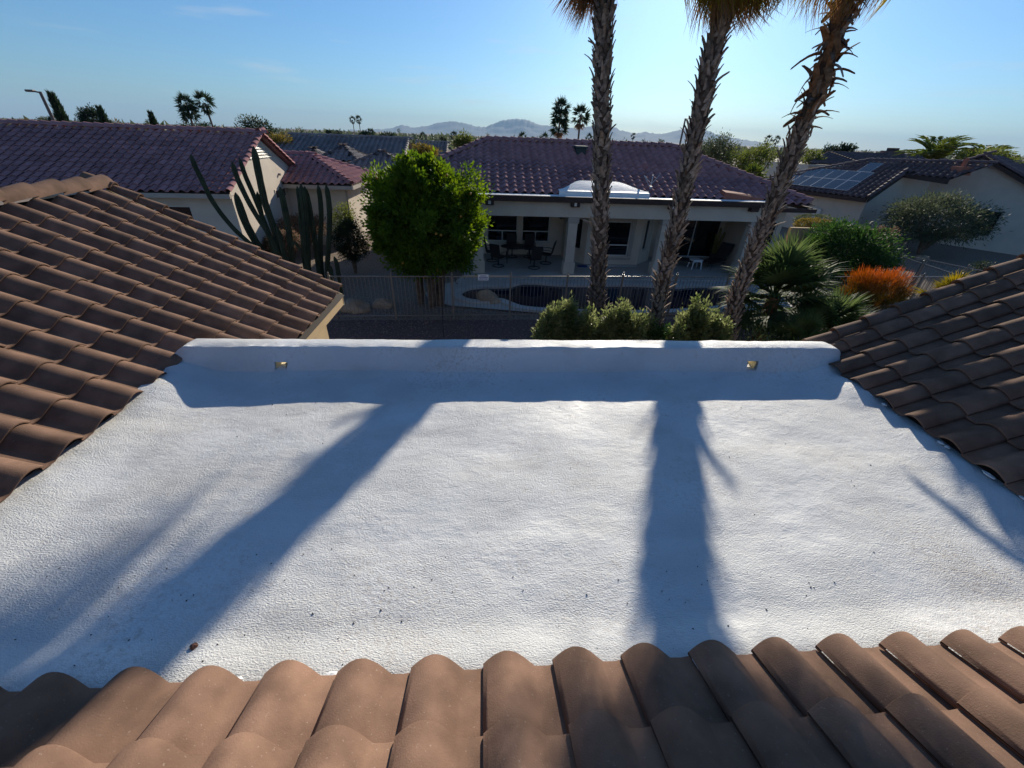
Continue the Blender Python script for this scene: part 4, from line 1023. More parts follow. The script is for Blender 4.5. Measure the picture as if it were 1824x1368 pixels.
def boot_mesh(name, L_, W_, T_, flare, seed, matl):
    """old leaf base: curved, split wedge pointing up and outwards (local z up the trunk, y outwards)"""
    rr = random.Random(seed); V = []; Fs = []; n_ = 4
    for k in range(n_ + 1):
        t = k / n_; w_ = W_ * (1 - .55 * t) * rr.uniform(.9, 1.1); y = flare * t * t + .012; z = L_ * t; th = T_ * (1 - .6 * t)
        V += [(-w_, y - .012, z), (0, y + th, z + .01), (w_, y - .012, z), (0, y - th * .6 - .01, z)]
    for k in range(n_):
        for i in range(4):
            a = k * 4 + i; b = k * 4 + (i + 1) % 4; Fs.append((a, b, b + 4, a + 4))
    Fs.append((n_ * 4, n_ * 4 + 1, n_ * 4 + 2, n_ * 4 + 3))
    me = bpy.data.meshes.new(name); me.from_pydata(V, [], Fs); me.materials.append(matl); me.update(); return me
BOOTS = [boot_mesh('leaf_base', .19 + .02 * k, .062, .022, .035 + .012 * k, k, M['boot']) for k in range(4)]
BOOTS_L = [boot_mesh('leaf_base', .22 + .03 * k, .055, .022, .13 + .03 * k, 10 + k, M['boot']) for k in range(3)]
BOOTS_T = [boot_mesh('leaf_base', .26 + .05 * k, .085, .02, .10 + .07 * k, 30 + k, M['thatch']) for k in range(3)]
def big_palm(label, px, Ys, zb_, r0, crown_z, thatch=None, per_m=58, seed=3, group='tall fan palms beyond the parapet'):
    """px: trunk centre line in the picture (bottom to top); Ys: distance of the trunk (bottom, top)"""
    rr = random.Random(seed); pts = []
    ymin, ymax = px[-1][1], px[0][1]
    for x, y in px:
        t = (ymax - y) / (ymax - ymin); pts.append(Vector(PY(x, y, Ys[0] + (Ys[1] - Ys[0]) * t)))
    d0 = (pts[1] - pts[0]).normalized(); b = pts[0] + d0 * ((0 - pts[0].z) / d0.z)
    pts = [b] + pts; dl = (pts[-1] - pts[-3]).normalized()
    while pts[-1].z < crown_z - .3: pts.append(pts[-1] + dl * .5)
    e_ = empty('fan_palm', tuple(b), label=label, cat='palm tree', group=group)
    def at(z):
        for i in range(len(pts) - 1):
            if pts[i].z <= z <= pts[i + 1].z:
                t = (z - pts[i].z) / (pts[i + 1].z - pts[i].z + 1e-9); return pts[i].lerp(pts[i + 1], t), (pts[i + 1] - pts[i]).normalized()
        return pts[-1].copy(), dl
    zs = np.linspace(0, pts[-1].z, 60); MB().tube([at(z)[0] for z in zs], [r0 * (1.25 if z < .6 else 1.0) * (.80 + .04 * sin(z * 9)) for z in zs], 12).build('trunk', M['boot_core'], e_, smooth=60)
    tr_parts = []; i = 0; z = .3
    while z < pts[-1].z - .1:
        p_, t_ = at(z); a = i * 2.39996 + rr.uniform(-.25, .25)
        th_ = thatch and thatch[0] < z < thatch[1]
        loose = rr.random() < (.06 if not th_ else .45)
        me = rr.choice(BOOTS_T) if th_ and rr.random() < .55 else (rr.choice(BOOTS_L) if loose else rr.choice(BOOTS))
        s = rr.uniform(.8, 1.2); tilt = rr.uniform(-.12, .12)
        q = Vector((0, 0, 1)).rotation_difference(t_).to_matrix().to_4x4()
        Mx = Matrix.Translation(p_) @ q @ Matrix.Rotation(a, 4, 'Z') @ Matrix.Translation((0, r0 * .80, 0)) @ Matrix.Rotation(rr.uniform(-.5, .5), 4, 'Y') @ Matrix.Rotation(tilt - (.1 if not th_ else rr.uniform(-.3, 2.6)), 4, 'X') @ Matrix.Diagonal((s * r0 / .19, s, s, 1))
        tr_parts.append((px_area(Mx, .1, .15) if False else abs(z - 5.0), me, Mx)); i += 1; z += 1. / per_m
    tr_parts.sort(key=lambda t: t[0])
    for _, me, Mx in tr_parts[:290]: new('leaf_base', me, e_, Mx)
    rest = [(me, Mx) for _, me, Mx in tr_parts[290:]]
    if rest: new('leaf_base_field', join_meshes('leaf_base_field', rest, M['boot']), e_)['kind'] = 'stuff'
    top, td = at(pts[-1].z)
    return e_, pts[-1], rr
def crown_of(e_, top, rr, n_green, n_dead, dead_len=1., s=1.25, yellow=3, dead_spread=1.0, dead_drop=.9, dead_el=(-62, -82)):
    for k in range(n_green):
        a = k * 2.39996; t = k / n_green; el = radians(78 - 105 * t + rr.uniform(-8, 8))
        new('frond', rr.choice(FR_G), e_, frond_matrix(top + Vector((0, 0, .1 - .5 * t)), a, el, rr.uniform(-.5, .5), s * rr.uniform(.9, 1.1)))
    for k in range(yellow):
        a = rr.uniform(pi * .45, pi * 1.55); new('frond', rr.choice(FR_Y), e_, frond_matrix(top + Vector((0, 0, -.45)), a, radians(-52 + rr.uniform(-12, 12)), rr.uniform(-.4, .4), s * .95))
    for k in range(n_dead):
        a = k * 2.39996 + rr.uniform(-.2, .2); t = k / max(1, n_dead)
        new('dead_frond', rr.choice(FR_D), e_, frond_matrix(top + Vector((0, 0, -.35 - dead_drop * t)), a, radians(dead_el[0] + (dead_el[1] - dead_el[0]) * t + rr.uniform(-5, 5)), rr.uniform(-.6, .6), s * dead_len * rr.uniform(.85, 1.1)))
p1 = big_palm('tall palm with straight shaggy trunk and hanging brown skirt, leftmost of three', [(1064, 540), (1066, 470), (1069, 400), (1071, 300), (1072, 200), (1073, 120), (1075, 50), (1076, 10)], (11.0, 11.6), 0, .212, 10.75, seed=3)
crown_of(p1[0], p1[1], p1[2], 26, 26, 1.05, 1.25, 0, 1.0, .7, (-78, -90))
def hang(pm, a, el, dz=-.3, s=1.25, fr=None): new('dead_frond' if fr is None else 'frond', fr or FR_D[1], pm[0], frond_matrix(pm[1] + Vector((0, 0, dz)), a, radians(el), .1, s))
hang(p1, pi * .52, -40, -.7, 1.3); hang(p1, pi * .66, -58, -.6)
p2 = big_palm('tall palm with slightly leaning shaggy trunk and yellowing fronds, middle of three', [(1172, 550), (1183, 490), (1205, 400), (1226, 300), (1247, 200), (1268, 100), (1285, 40), (1295, 5)], (10.0, 10.0), 0, .180, 10.2, seed=5)
crown_of(p2[0], p2[1], p2[2], 28, 12, 1.05, 1.25, 12, 1., .5, (-64, -86))
hang(p2, pi * .5, -48, -.2, 1.2, FR_Y[0]); hang(p2, pi * .6, -58, -.2, 1.25, FR_Y[1]); hang(p2, -pi * .45, -56, -.1, 1.15, FR_G[2]); hang(p2, pi * .45, -40, -.3, 1.2); hang(p2, -pi * .55, -44, -.2, 1.2, FR_Y[0])
p3 = big_palm('tall palm leaning right with ragged peeling trunk, rightmost of three', [(1300, 590), (1312, 530), (1345, 440), (1385, 345), (1418, 255), (1450, 175), (1478, 100), (1495, 40), (1507, 0)], (9.9, 9.9), 0, .182, 10.05, thatch=(5.6, 8.4), seed=8)
crown_of(p3[0], p3[1], p3[2], 24, 8, 1., 1.25, 4, 1., .4, (-60, -80))

hang(p3, -pi * .5, -38, -.2, 1.2); hang(p3, -pi * .55, -20, -.1, 1.25); hang(p3, pi * .5, -42, -.2, 1.2, FR_Y[1]); hang(p3, pi * .6, -55, -.2, 1.15, FR_Y[0])
FS_ = [fan_leaf('frond', .62, 26, 1.9, .18 + .1 * k, .55, M['frond_bluegreen'], .024, 60 + k) for k in range(3)]
FS_Y = [fan_leaf('frond', .55, 24, 1.8, .2, .5, M['frond_yellow'], .024, 70)]
def low_palm(label, base, zc, n_, s, r0, seed, meshes=None, elev=(85, -25), group='low fan palms in the garden'):
    rr = random.Random(seed); e_ = empty('low_palm', (base[0], base[1], 0), label=label, cat='palm', group=group)
    MB().tube([(base[0], base[1], z) for z in np.linspace(0, zc, 10)], [r0 * (1 + .12 * (i % 2)) for i in range(10)], 10).build('trunk', M['thatch'], e_, smooth=60)
    for k in range(n_):
        a = k * 2.39996 + rr.uniform(-.2, .2); t = k / n_; el = radians(elev[0] + (elev[1] - elev[0]) * t + rr.uniform(-9, 9))
        new('frond', rr.choice(meshes or FS_), e_, frond_matrix(Vector((base[0], base[1], zc - .25 * t)), a, el, rr.uniform(-.5, .5), s * rr.uniform(.85, 1.15)))
q = PY(1382, 522, 10.6); low_palm('bushy fan palm with glossy green fronds right of the tall palms', q, q[2] - .1, 56, 1.42, .17, 21)
q = PY(1470, 598, 9.6); low_palm('low spreading fan palm beside the right tiled slope', q, max(.6, q[2]), 40, 1.25, .14, 22)
q = PY(1425, 604, 8.8); low_palm('small fan palm just over the right end of the parapet', q, max(.5, q[2] - .1), 18, .8, .12, 24)
q = PY(1695, 512, 9.0); low_palm('yellow-green fan palm tips showing above the right tiled slope', q, q[2] - .3, 16, .75, .12, 23, FS_Y, (85, 15))

# ------------------------------------------------------------------ hedge shrubs behind the parapet
for i, (x0, x1, y0, lab) in enumerate(((958, 1068, 522, 'dense green shrub left of the left tall palm trunk'), (1050, 1160, 534, 'dense green shrub between the left and middle tall palm trunks'), (1180, 1300, 538, 'dense green shrub between the middle and right tall palm trunks'))):
    c, r = ellipse_px(x0, x1, y0, 640, 8.9 - .1 * i, .8)
    zt_ = PY((x0 + x1) / 2, y0, c[1])[2]; e_ = empty('shrub', (c[0], c[1], 0), label=lab, cat='shrub', group='hedge shrubs behind the parapet'); Ws = []; Ds = []; tips = []
    for k in range(19):
        f = rng.uniform(-.85, .85) if k > 1 else 0.; h_ = zt_ * (1 - .30 * f * f) * rng.uniform(.86, 1.0); q = np.array((c[0] + f * r[0], c[1] + rng.uniform(-.4, .4) * r[1], h_ * .62)); tips.append((q[0], q[1], h_ * .9))
        W, D = crown_points(q, (r[0] * rng.uniform(.24, .40), r[1] * .5, h_ * .40), 45, 1250, .26, .35, .3); D[:, 2] += .1; Ws.append(W); Ds.append(D)
    W = np.concatenate(Ws); W[:, 2] = np.maximum(W[:, 2], .03); new('crown', leaves('crown', W, np.concatenate(Ds), .092, .042, M['leaf_hedge']), e_); limbs((c[0], c[1], 0), tips[:8], .03, M['trunk'], 'trunk', e_, 6)
c, r = ellipse_px(1040, 1080, 560, 640, 9.2); plant('shrub', 'dark shrub growing round the foot of the left tall palm', 'shrub', (c[0], c[1], 0), (c[0], c[1], .7), (r[0] * 1.3, .4, .75), 3000, .07, .03, M['leaf_green'], 100, .2, .6, .2, .03, 4, 'hedge shrubs behind the parapet')
c, r = ellipse_px(1150, 1190, 555, 640, 8.7); plant('shrub', 'dark shrub growing round the foot of the middle tall palm', 'shrub', (c[0], c[1], 0), (c[0], c[1], .8), (r[0] * 1.3, .4, .85), 3500, .07, .03, M['leaf_green'], 100, .2, .6, .2, .03, 4, 'hedge shrubs behind the parapet')
c, r = ellipse_px(1310, 1400, 555, 640, 8.6); plant('shrub', 'thin twiggy shrub with small pale leaves under the fan palm', 'shrub', (c[0], c[1], 0), (c[0], c[1], .75), (r[0], .5, .8), 900, .07, .03, M['leaf_hedge'], 60, .3, .4, .2, .02, 12)

# ------------------------------------------------------------------ pool fence
def fence(A, B, name, label, post_every, picket, h=1.42, sub=None, skip_bottom=.10, group=None):
    A, B = Vector((*A, 0)), Vector((*B, 0)); L_ = (B - A).length; d = (B - A) / L_; rot = Matrix.Rotation(atan2(d.y, d.x), 4, 'Z')
    e_ = empty(name, tuple((A + B) / 2), label=label, cat='fence', group=group); T0 = Matrix.Translation(A) @ rot
    MB().box(0, L_, -.016, .016, h - .032, h, T0).build('top_rail', M['fence_metal'], e_, bevel=.004); MB().box(0, L_, -.014, .014, skip_bottom, skip_bottom + .03, T0).build('bottom_rail', M['fence_metal'], e_)
    pk = MB().box(-.0065, .0065, -.0065, .0065, skip_bottom + .03, h - .032).mesh('picket', M['fence_metal']); n_ = int(L_ / picket)
    posts = [k * post_every for k in range(int(L_ / post_every) + 1)]
    for k in range(1, n_):
        x = k * picket
        if min(abs(x - q) for q in posts) < .05: continue
        new('picket', pk, e_, T0 @ Matrix.Translation((x, 0, 0)))
    pm_ = MB().box(-.027, .027, -.027, .027, 0, h + .06); pm_.tube([(0, 0, h + .06), (0, 0, h + .10), (0, 0, h + .125)], [.02, .028, .006], 8); pmm = pm_.mesh('post', M['fence_metal'])
    for x in posts: new('post', pmm, e_, T0 @ Matrix.Translation((x, 0, 0)))
    return T0
FA, FB = (-4.75, 12.42), (17.3, 13.45)
T0 = fence(FA, FB, 'pool_fence', 'long tan metal picket fence in front of the pool', 1.86, .118)
fence((17.3, 13.5), (17.75, 17.0), 'garden_fence', 'short metal picket fence running back behind the orange bush', 1.75, .118)
q0, q1 = PZ(1588, 449, 1.42), PZ(1770, 486, 1.42)
fence((q0[0], q0[1]), (q1[0], q1[1]), 'garden_fence', 'metal picket fence below the blank gable on the right', 1.3, .118)
# sign wired to the fence
p = PY(861, 494, 12.63); e_ = empty('fence_sign', (p[0], 12.63, p[2]), label='small white rectangular notice wired to the pool fence', cat='sign')
MB().box(p[0] - .17, p[0] + .17, 12.60, 12.612, p[2] - .09, p[2] + .09).build('sign_plate', M['plastic_white'], e_, bevel=.003)
tx = MB()
for r_, (a, b) in enumerate(((-.09, .09), (-.13, .13), (-.13, .13))):
    z = p[2] + .055 - r_ * .05; x = p[0] + a
    while x < p[0] + b:
        w_ = random.uniform(.012, .03); tx.box(x, min(x + w_, p[0] + b), 12.597, 12.599, z - .012, z + .012); x += w_ + .008
tx.build('sign_print', mat('sign_ink', (.03, .05, .25), .6), e_)
# shepherd hook (double)
p = PZ(790, 600, 0); hk = PY(802, 500, p[1]); e_ = empty('shepherd_hook', (p[0], p[1], 0), label='thin black double-armed garden hook standing in front of the fence', cat='garden hook')
zt = 1.42 if hk[2] < 1 else hk[2]
MB().tube([(p[0], p[1], 0), (p[0] + .03, p[1], zt)], .011, 6).build('pole', M['dark_metal'], e_)
for s_, w_ in ((1, .20), (-1, .16)):
    pts = [(p[0] + .03 + s_ * w_ * (1 - cos(a)), p[1], zt + .16 * sin(a) * (1 if s_ > 0 else .8)) for a in np.linspace(0, pi * 1.05, 10)]; pts += [(pts[-1][0] + s_ * .03, p[1], pts[-1][2] - .06), (pts[-1][0] + s_ * .07, p[1], pts[-1][2] - .03)]
    MB().tube(pts, .009, 6).build('arm', M['dark_metal'], e_)

# ------------------------------------------------------------------ boulders
def boulder(px, py, w_px, h_px, label, matl='boulder', z=0., yoff=0.):
    p = PZ(px, py, z); dp = depth(p); rx = w_px / 2 * dp / FPX; rz = h_px * dp / FPX * .62
    bm = bmesh.new(); bmesh.ops.create_icosphere(bm, subdivisions=3, radius=1)
    from mathutils import noise as mn
    sd = random.uniform(0, 99)
    for v in bm.verts:
        q = mn.noise(v.co * 1.3 + Vector((sd, 0, 0))) * .35 + mn.noise(v.co * 3 + Vector((0, sd, 0))) * .12; v.co *= 1 + q
        v.co = Vector((v.co.x * rx, v.co.y * rx * .75, max(-.25, v.co.z) * rz))
    me = bpy.data.meshes.new('boulder'); bm.to_mesh(me); bm.free(); me.materials.append(M[matl])
    tag(new('boulder', me, None, Matrix.Translation((p[0], p[1] + yoff, z + .15 * rz))), label, 'boulder', 'boulders round the pool garden')
boulder(633, 552, 52, 26, 'sunlit tan boulder inside the fence by the tiled eave')
boulder(682, 545, 40, 17, 'flatter grey boulder between the sunlit boulder and the citrus')
boulder(868, 534, 38, 22, 'rounded pale boulder at the narrow end of the pool', z=.06)
boulder(880, 541, 26, 14, 'smaller pale rock against the rounded pool boulder', z=.0)
boulder(957, 588, 10, 10, 'small pale rock beside the left hedge shrub')
boulder(752, 522, 14, 10, 'dark rock at the edge of the pool deck under the citrus')
boulder(1640, 462, 22, 10, 'brown rock on the gravel under the olive tree')

# gravel stones scattered over the yard (uncountable)
def gravel(n_=5200):
    bm = bmesh.new(); bmesh.ops.create_icosphere(bm, subdivisions=1, radius=1); base = np.array([v.co[:] for v in bm.verts]); fs = np.array([[v.index for v in f.verts] for f in bm.faces]); bm.free()
    pos = np.stack([rng.uniform(-6, 8, n_), rng.uniform(9.5, 13.3, n_)], 1); s = rng.uniform(.012, .034, (n_, 1, 1))
    V = base[None] * s * (1 + .35 * rng.normal(size=(n_, len(base), 1)).clip(-1, 1)) * np.array([1, 1, .65]); V[:, :, 0] += pos[:, :1]; V[:, :, 1] += pos[:, 1:]; V[:, :, 2] += .012
    Fq = (fs[None] + (np.arange(n_) * len(base))[:, None, None]).reshape(-1, 3)
    tag(new('gravel', mesh_np('gravel', V.reshape(-1, 3), Fq, mat('gravel_stone', (.20, .145, .13), .95, .5, 25.))), 'loose purple-brown gravel over the yard below the parapet', 'gravel', kind='stuff')
gravel()

# ------------------------------------------------------------------ tall cactus clump (left)
def cactus():
    Z2 = lambda x, y: (300 + x / 4.56, 180 + y / 4.56)
    stems = [([(180, 432), (215, 530), (262, 620), (340, 790), (430, 920), (540, 1050), (700, 1190)], 44, 15.2), ([(516, 490), (555, 620), (640, 800), (720, 940), (830, 1100), (885, 1220)], 46, 14.9), ([(577, 462), (620, 600), (700, 780), (770, 960), (850, 1150)], 42, 15.4),
             ([(690, 366), (715, 500), (755, 700), (790, 850), (850, 1010), (900, 1170)], 62, 15.1), ([(543, 742), (580, 860), (625, 990), (700, 1130), (760, 1230)], 70, 15.6), ([(905, 695), (930, 800), (960, 950), (985, 1100), (995, 1260)], 56, 14.7),
             ([(1045, 690), (1065, 800), (1080, 950), (1092, 1100), (1098, 1260)], 40, 15.5), ([(1074, 672), (1098, 800), (1118, 1000), (1128, 1200), (1130, 1330)], 60, 14.8), ([(1104, 690), (1140, 830), (1165, 980), (1190, 1130), (1215, 1330)], 48, 15.0),
             ([(1214, 678), (1235, 800), (1243, 950), (1232, 1130), (1240, 1340)], 44, 15.2), ([(1280, 678), (1302, 800), (1312, 950), (1302, 1150), (1290, 1340)], 48, 14.9), ([(720, 733), (742, 850), (765, 965), (800, 1060)], 40, 15.7), ([(880, 1018), (905, 1090), (940, 1240)], 46, 14.5),
             ([(1345, 1262), (1368, 1320), (1380, 1400)], 42, 14.6), ([(1318, 1335), (1325, 1380), (1330, 1420)], 30, 14.5), ([(1062, 935), (1075, 1040), (1100, 1180)], 34, 14.4), ([(1095, 1210), (1060, 1200), (1020, 1130), (1005, 1180)], 26, 14.3)]
    e_ = empty('cactus', (-6.0, 15, 0), label='clump of tall ribbed columnar cactus stems beside the left gable', cat='cactus')
    for px, wz_, Y in stems:
        P = [Vector(PY(*Z2(x, y), Y)) for x, y in px]; r = .84 * wz_ / 4.56 / 2 * depth(P[len(P) // 2]) / FPX
        d = (P[-1] - P[-2]).normalized(); d = (d + Vector((0, 0, -1.2))).normalized()
        if wz_ != 26:
            while P[-1].z > .05: P.append(P[-1] + d * min(.5, max(.06, P[-1].z)))
        # resample
        Q = []
        for i in range(len(P) - 1):
            for k in range(4): Q.append(P[i].lerp(P[i + 1], k / 4))
        Q.append(P[-1])
        for _ in range(2): Q = [Q[0]] + [(Q[i - 1] + Q[i] * 2 + Q[i + 1]) / 4 for i in range(1, len(Q) - 1)] + [Q[-1]]
        nr = 20; V = []; Fs = []; ref = Vector((1, 0, 0)); tot = len(Q); dist = 0
        for i, q in enumerate(Q):
            t = (Q[min(i + 1, tot - 1)] - Q[max(i - 1, 0)]).normalized(); a = (ref - t * ref.dot(t)).normalized(); b = t.cross(a); ref = a
            if i: dist += (Q[i] - Q[i - 1]).length
            rad = r * min(1, (.12 + (dist / (r * 3.2)) ** .5 * .9)) * (1 + .03 * sin(dist * 11))
            for k in range(nr): an = 2 * pi * k / nr; rr_ = rad * (1.0 if k % 2 else .70); V.append(tuple(q + (a * cos(an) + b * sin(an)) * rr_))
        for i in range(tot - 1):
            for k in range(nr): Fs.append((i * nr + k, i * nr + (k + 1) % nr, (i + 1) * nr + (k + 1) % nr, (i + 1) * nr + k))
        Fs.append(tuple(range(nr - 1, -1, -1)))
        mb = MB(); mb.add(V, Fs); mb.build('stem', M['cactus'], e_)
cactus()

# ------------------------------------------------------------------ other garden plants
def plant_px(name, label, cat, x0, x1, y0, y1, Y, n_leaf, ll, lw, m_, **k):
    c, r = ellipse_px(x0, x1, y0, y1, Y, k.pop('ys', .9)); gz = k.pop('to_ground', True)
    return plant(name, label, cat, (c[0], c[1], 0), c, r, n_leaf, ll, lw, M[m_], **k)
plant_px('shrub', 'dark rounded shrub between the cactus and the citrus tree', 'shrub', 592, 655, 385, 470, 17.5, 9000, .07, .03, 'leaf_dark', lump=.12, shell=.6, n_clump=260, clump_r=.16)
plant_px('shrub', 'feathery yellow-green shrub above the dark rounded shrub', 'shrub', 588, 640, 362, 420, 20.5, 2200, .10, .04, 'leaf_lime', n_clump=60, clump_r=.3, shell=.3)
plant_px('shrub', 'pinkish flowering shrub by the shaded wing wall, the upper one', 'shrub', 493, 585, 380, 425, 20.2, 6000, .08, .04, 'leaf_pink', n_clump=200, group='pinkish shrubs behind the cactus')
plant_px('shrub', 'pinkish flowering shrub behind the cactus stems, the lower one', 'shrub', 480, 545, 408, 450, 17.6, 4000, .08, .04, 'leaf_pink', n_clump=150, group='pinkish shrubs behind the cactus')
plant_px('shrub', 'low pinkish shrub at the foot of the gable wall', 'shrub', 462, 510, 420, 450, 18.6, 2500, .08, .04, 'leaf_pink', n_clump=100, group='pinkish shrubs behind the cactus')
c, r = ellipse_px(1510, 1612, 478, 556, 12.7, .9)
e_ = plant('firestick_bush', 'bright orange twiggy bush in front of the fence on the right', 'shrub', (c[0], c[1], 0), c, r, 9000, .20, .014, leafmat('leaf_fire', (.05, .06, .012), (.16, .10, .015), .25, .5, 4., grad=(c[2] - .05, c[2] + r[2] * 1.25, (.50, .14, .03))), n_clump=260, clump_r=.2, shell=.6, dirfix=(.45, (0, 0, .9)), n_tips=14, trunk_r=.02)
plant_px('shrub', 'large dark green leafy bush behind the fan palm', 'shrub', 1420, 1592, 392, 500, 17.3, 17000, .13, .055, 'leaf_green', n_clump=330, clump_r=.2, shell=.6, lump=.22)
plant_px('shrub', 'small orange-tinted bush between the dark bush and the olive tree', 'shrub', 1555, 1592, 402, 440, 18.5, 1500, .10, .04, 'leaf_pink', n_clump=60)
plant_px('clipped_shrub', 'low clipped dome shrub with olive-brown top by the tan wall, front one', 'shrub', 1418, 1484, 389, 412, 20.5, 5000, .06, .03, 'leaf_yellow', n_clump=300, clump_r=.1, shell=.85, lump=.04, group='clipped shrubs by the wall')
plant_px('clipped_shrub', 'low clipped dome shrub with dark top by the wall, rear one', 'shrub', 1416, 1488, 382, 404, 22.0, 5000, .06, .03, 'leaf_olive', n_clump=300, clump_r=.1, shell=.85, lump=.04, group='clipped shrubs by the wall')
plant_px('olive_tree', 'spreading grey-green olive tree before the blank gable on the right', 'tree', 1578, 1762, 345, 437, 23.0, 17000, .16, .045, 'leaf_olive', n_clump=380, clump_r=.2, shell=.55, lump=.22, n_tips=7, trunk_r=.09, flat_bottom=.4)
plant_px('shrub', 'bare dark shrub on the gravel near the right edge', 'shrub', 1728, 1772, 464, 486, 15.8, 700, .08, .02, 'leaf_dark', n_clump=40, clump_r=.4, shell=.2)
# tan garden wall behind the dark bush
p0, p1_ = PZ(1420, 470, 0), PZ(1436, 462, 0)
a_ = PY(1412, 405, 19.5); b_ = PY(1440, 411, 19.5)
tag(MB().box(a_[0] - .1, b_[0] + 3.5, 19.4, 19.6, 0, a_[2]).build('garden_wall', M['stucco_tan'], bevel=.01), 'low tan stucco garden wall behind the dark green bush', 'wall')

# ------------------------------------------------------------------ patio furniture
def chair_proto():
    e_ = empty('patio_chair'); 
    MB().box(-.25, .25, -.25, .25, .42, .47).build('seat', M['fabric_dark'], e_, bevel=.02)
    q = Matrix.Translation((0, .24, .45)) @ Matrix.Rotation(radians(-14), 4, 'X'); MB().box(-.25, .25, -.02, .03, 0, .62, q).build('backrest', M['fabric_dark'], e_, bevel=.015)
    for s_ in (-1, 1): MB().tube([(s_ * .28, .26, .66), (s_ * .29, 0, .68), (s_ * .29, -.22, .66), (s_ * .28, -.2, .44)], .016, 6).build('armrest', M['dark_metal'], e_)
    MB().tube([(0, 0, .05), (0, 0, .42)], .03, 8).build('swivel_stem', M['dark_metal'], e_)
    MB().tube([(.26 * cos(a), .26 * sin(a), .03) for a in np.linspace(0, 2 * pi, 21)], .02, 6).build('base_ring', M['dark_metal'], e_)
    return e_
def copy_thing(root, loc, rz, label, group):
    c = root.copy(); COL.objects.link(c); c.location = loc; c.rotation_euler = (0, 0, rz); c['label'] = label; c['group'] = group
    for ch in root.children:
        d = ch.copy(); COL.objects.link(d); d.parent = c
    return c
ch = chair_proto(); ch['category'] = 'chair'; G = 'swivel chairs round the patio table'
spots = [((.62, 18.6), 2.6, 'dark swivel patio chair nearest the left post, in front of the table'), ((2.25, 18.35), 3.3, 'dark patio chair at the front right of the table'), ((2.9, 19.2), 4.4, 'dark swivel chair at the right end of the patio table'), ((.35, 19.5), 1.5, 'dark swivel chair at the left end of the patio table'), ((1.35, 20.3), 0.05, 'dark patio chair behind the table under the left window'), ((2.2, 20.3), -.1, 'dark patio chair behind the table under the right window')]
for i, ((x, y), a, lab) in enumerate(spots):
    if i == 0: ch.location = (x, y, .10); ch.rotation_euler = (0, 0, a); ch['label'] = lab; ch['group'] = G
    else: copy_thing(ch, (x, y, .10), a, lab, G)
e_ = empty('patio_table', (1.6, 19.45, .1), label='dark oblong patio table among the swivel chairs', cat='table')
MB().tube([(1.6, 19.45, .80), (1.6, 19.45, .83)], [.0, .0], 4)
mb = MB(); mb.prism([(1.6 + .85 * cos(a), 19.45 + .5 * sin(a)) for a in np.linspace(0, 2 * pi, 25)[:-1]], .80, .83); mb.build('table_top', M['dark_metal'], e_, bevel=.006)
for sx_, sy_ in ((-1, -1), (-1, 1), (1, -1), (1, 1)): MB().tube([(1.6 + sx_ * .5, 19.45 + sy_ * .28, .8), (1.6 + sx_ * .56, 19.45 + sy_ * .32, .10)], .02, 6).build('leg', M['dark_metal'], e_)
p = PZ(1236, 478, .1); e_ = empty('side_table', (p[0], p[1], .1), label='small white plastic side table on the patio', cat='table')
MB().box(p[0] - .24, p[0] + .24, p[1] - .24, p[1] + .24, .50, .54).build('table_top', M['plastic_white'], e_, bevel=.012); MB().box(p[0] - .2, p[0] + .2, p[1] - .2, p[1] + .2, .44, .498).build('apron', M['plastic_white'], e_)
for sx_, sy_ in ((-1, -1), (-1, 1), (1, -1), (1, 1)): MB().tube([(p[0] + sx_ * .19, p[1] + sy_ * .19, .47), (p[0] + sx_ * .23, p[1] + sy_ * .23, .10)], [.035, .022], 6).build('leg', M['plastic_white'], e_)
def lounger(px, py, rz, label):
    p = PZ(px, py, .1); e_ = empty('lounger', (p[0], p[1], .1), label=label, cat='lounger', group='dark loungers on the patio'); q = Matrix.Translation((p[0], p[1], .1)) @ Matrix.Rotation(rz, 4, 'Z')
    MB().box(-.95, .35, -.3, .3, .28, .33, q).build('seat', M['fabric_dark'], e_, bevel=.01); MB().box(0, .85, -.3, .3, -.02, .03, q @ Matrix.Translation((.33, 0, .32)) @ Matrix.Rotation(radians(-52), 4, 'Y')).build('backrest', M['fabric_dark'], e_, bevel=.01)
    for x in (-.85, .3):
        for y in (-.28, .28): a = q @ Vector((x, y, .29)); b = q @ Vector((x - .03, y, 0)); MB().tube([a, b], .014, 6).build('leg', M['dark_metal'], e_)
lounger(1210, 472, radians(150), 'dark lounger left of the white side table'); lounger(1272, 474, radians(35), 'dark lounger right of the white side table')
p = PZ(1268, 462, .1); e_ = empty('potted_cactus', (p[0], p[1], .1), label='dark pot with a small upright cactus by the sliding door', cat='potted plant')
MB().tube([(p[0], p[1], .1), (p[0], p[1], .38), (p[0], p[1], .42), (p[0], p[1], .40)], [.15, .2, .22, .1], 12).build('pot', M['pot'], e_, smooth=50)
for dx, h_, bend in ((0, 1.25, .02), (.09, 1.05, .18), (-.07, .95, -.05)): MB().tube([(p[0] + dx, p[1], .4), (p[0] + dx + bend * .4, p[1], .4 + h_ * .5), (p[0] + dx + bend, p[1], .38 + h_), (p[0] + dx + bend, p[1], .42 + h_)], [.05, .06, .05, .01], 8).build('stem', mat('pot_cactus', (.16, .13, .03), .7), e_, smooth=60)
p0, p1_ = PZ(1040, 474, .12), PZ(1134, 474, .12); e_ = empty('pool_net', (p0[0], p0[1], .1), label='pool skimmer with blue net and long pale pole lying on the patio', cat='pool net')
MB().tube([(p0[0] + .15, p0[1], .125), (p1_[0], p1_[1], .125)], .016, 6).build('pole', M['plastic_white'], e_); MB().box(p0[0] - .3, p0[0] + .15, p0[1] - .14, p0[1] + .14, .105, .15).build('net_head', M['blue_plastic'], e_, bevel=.02)

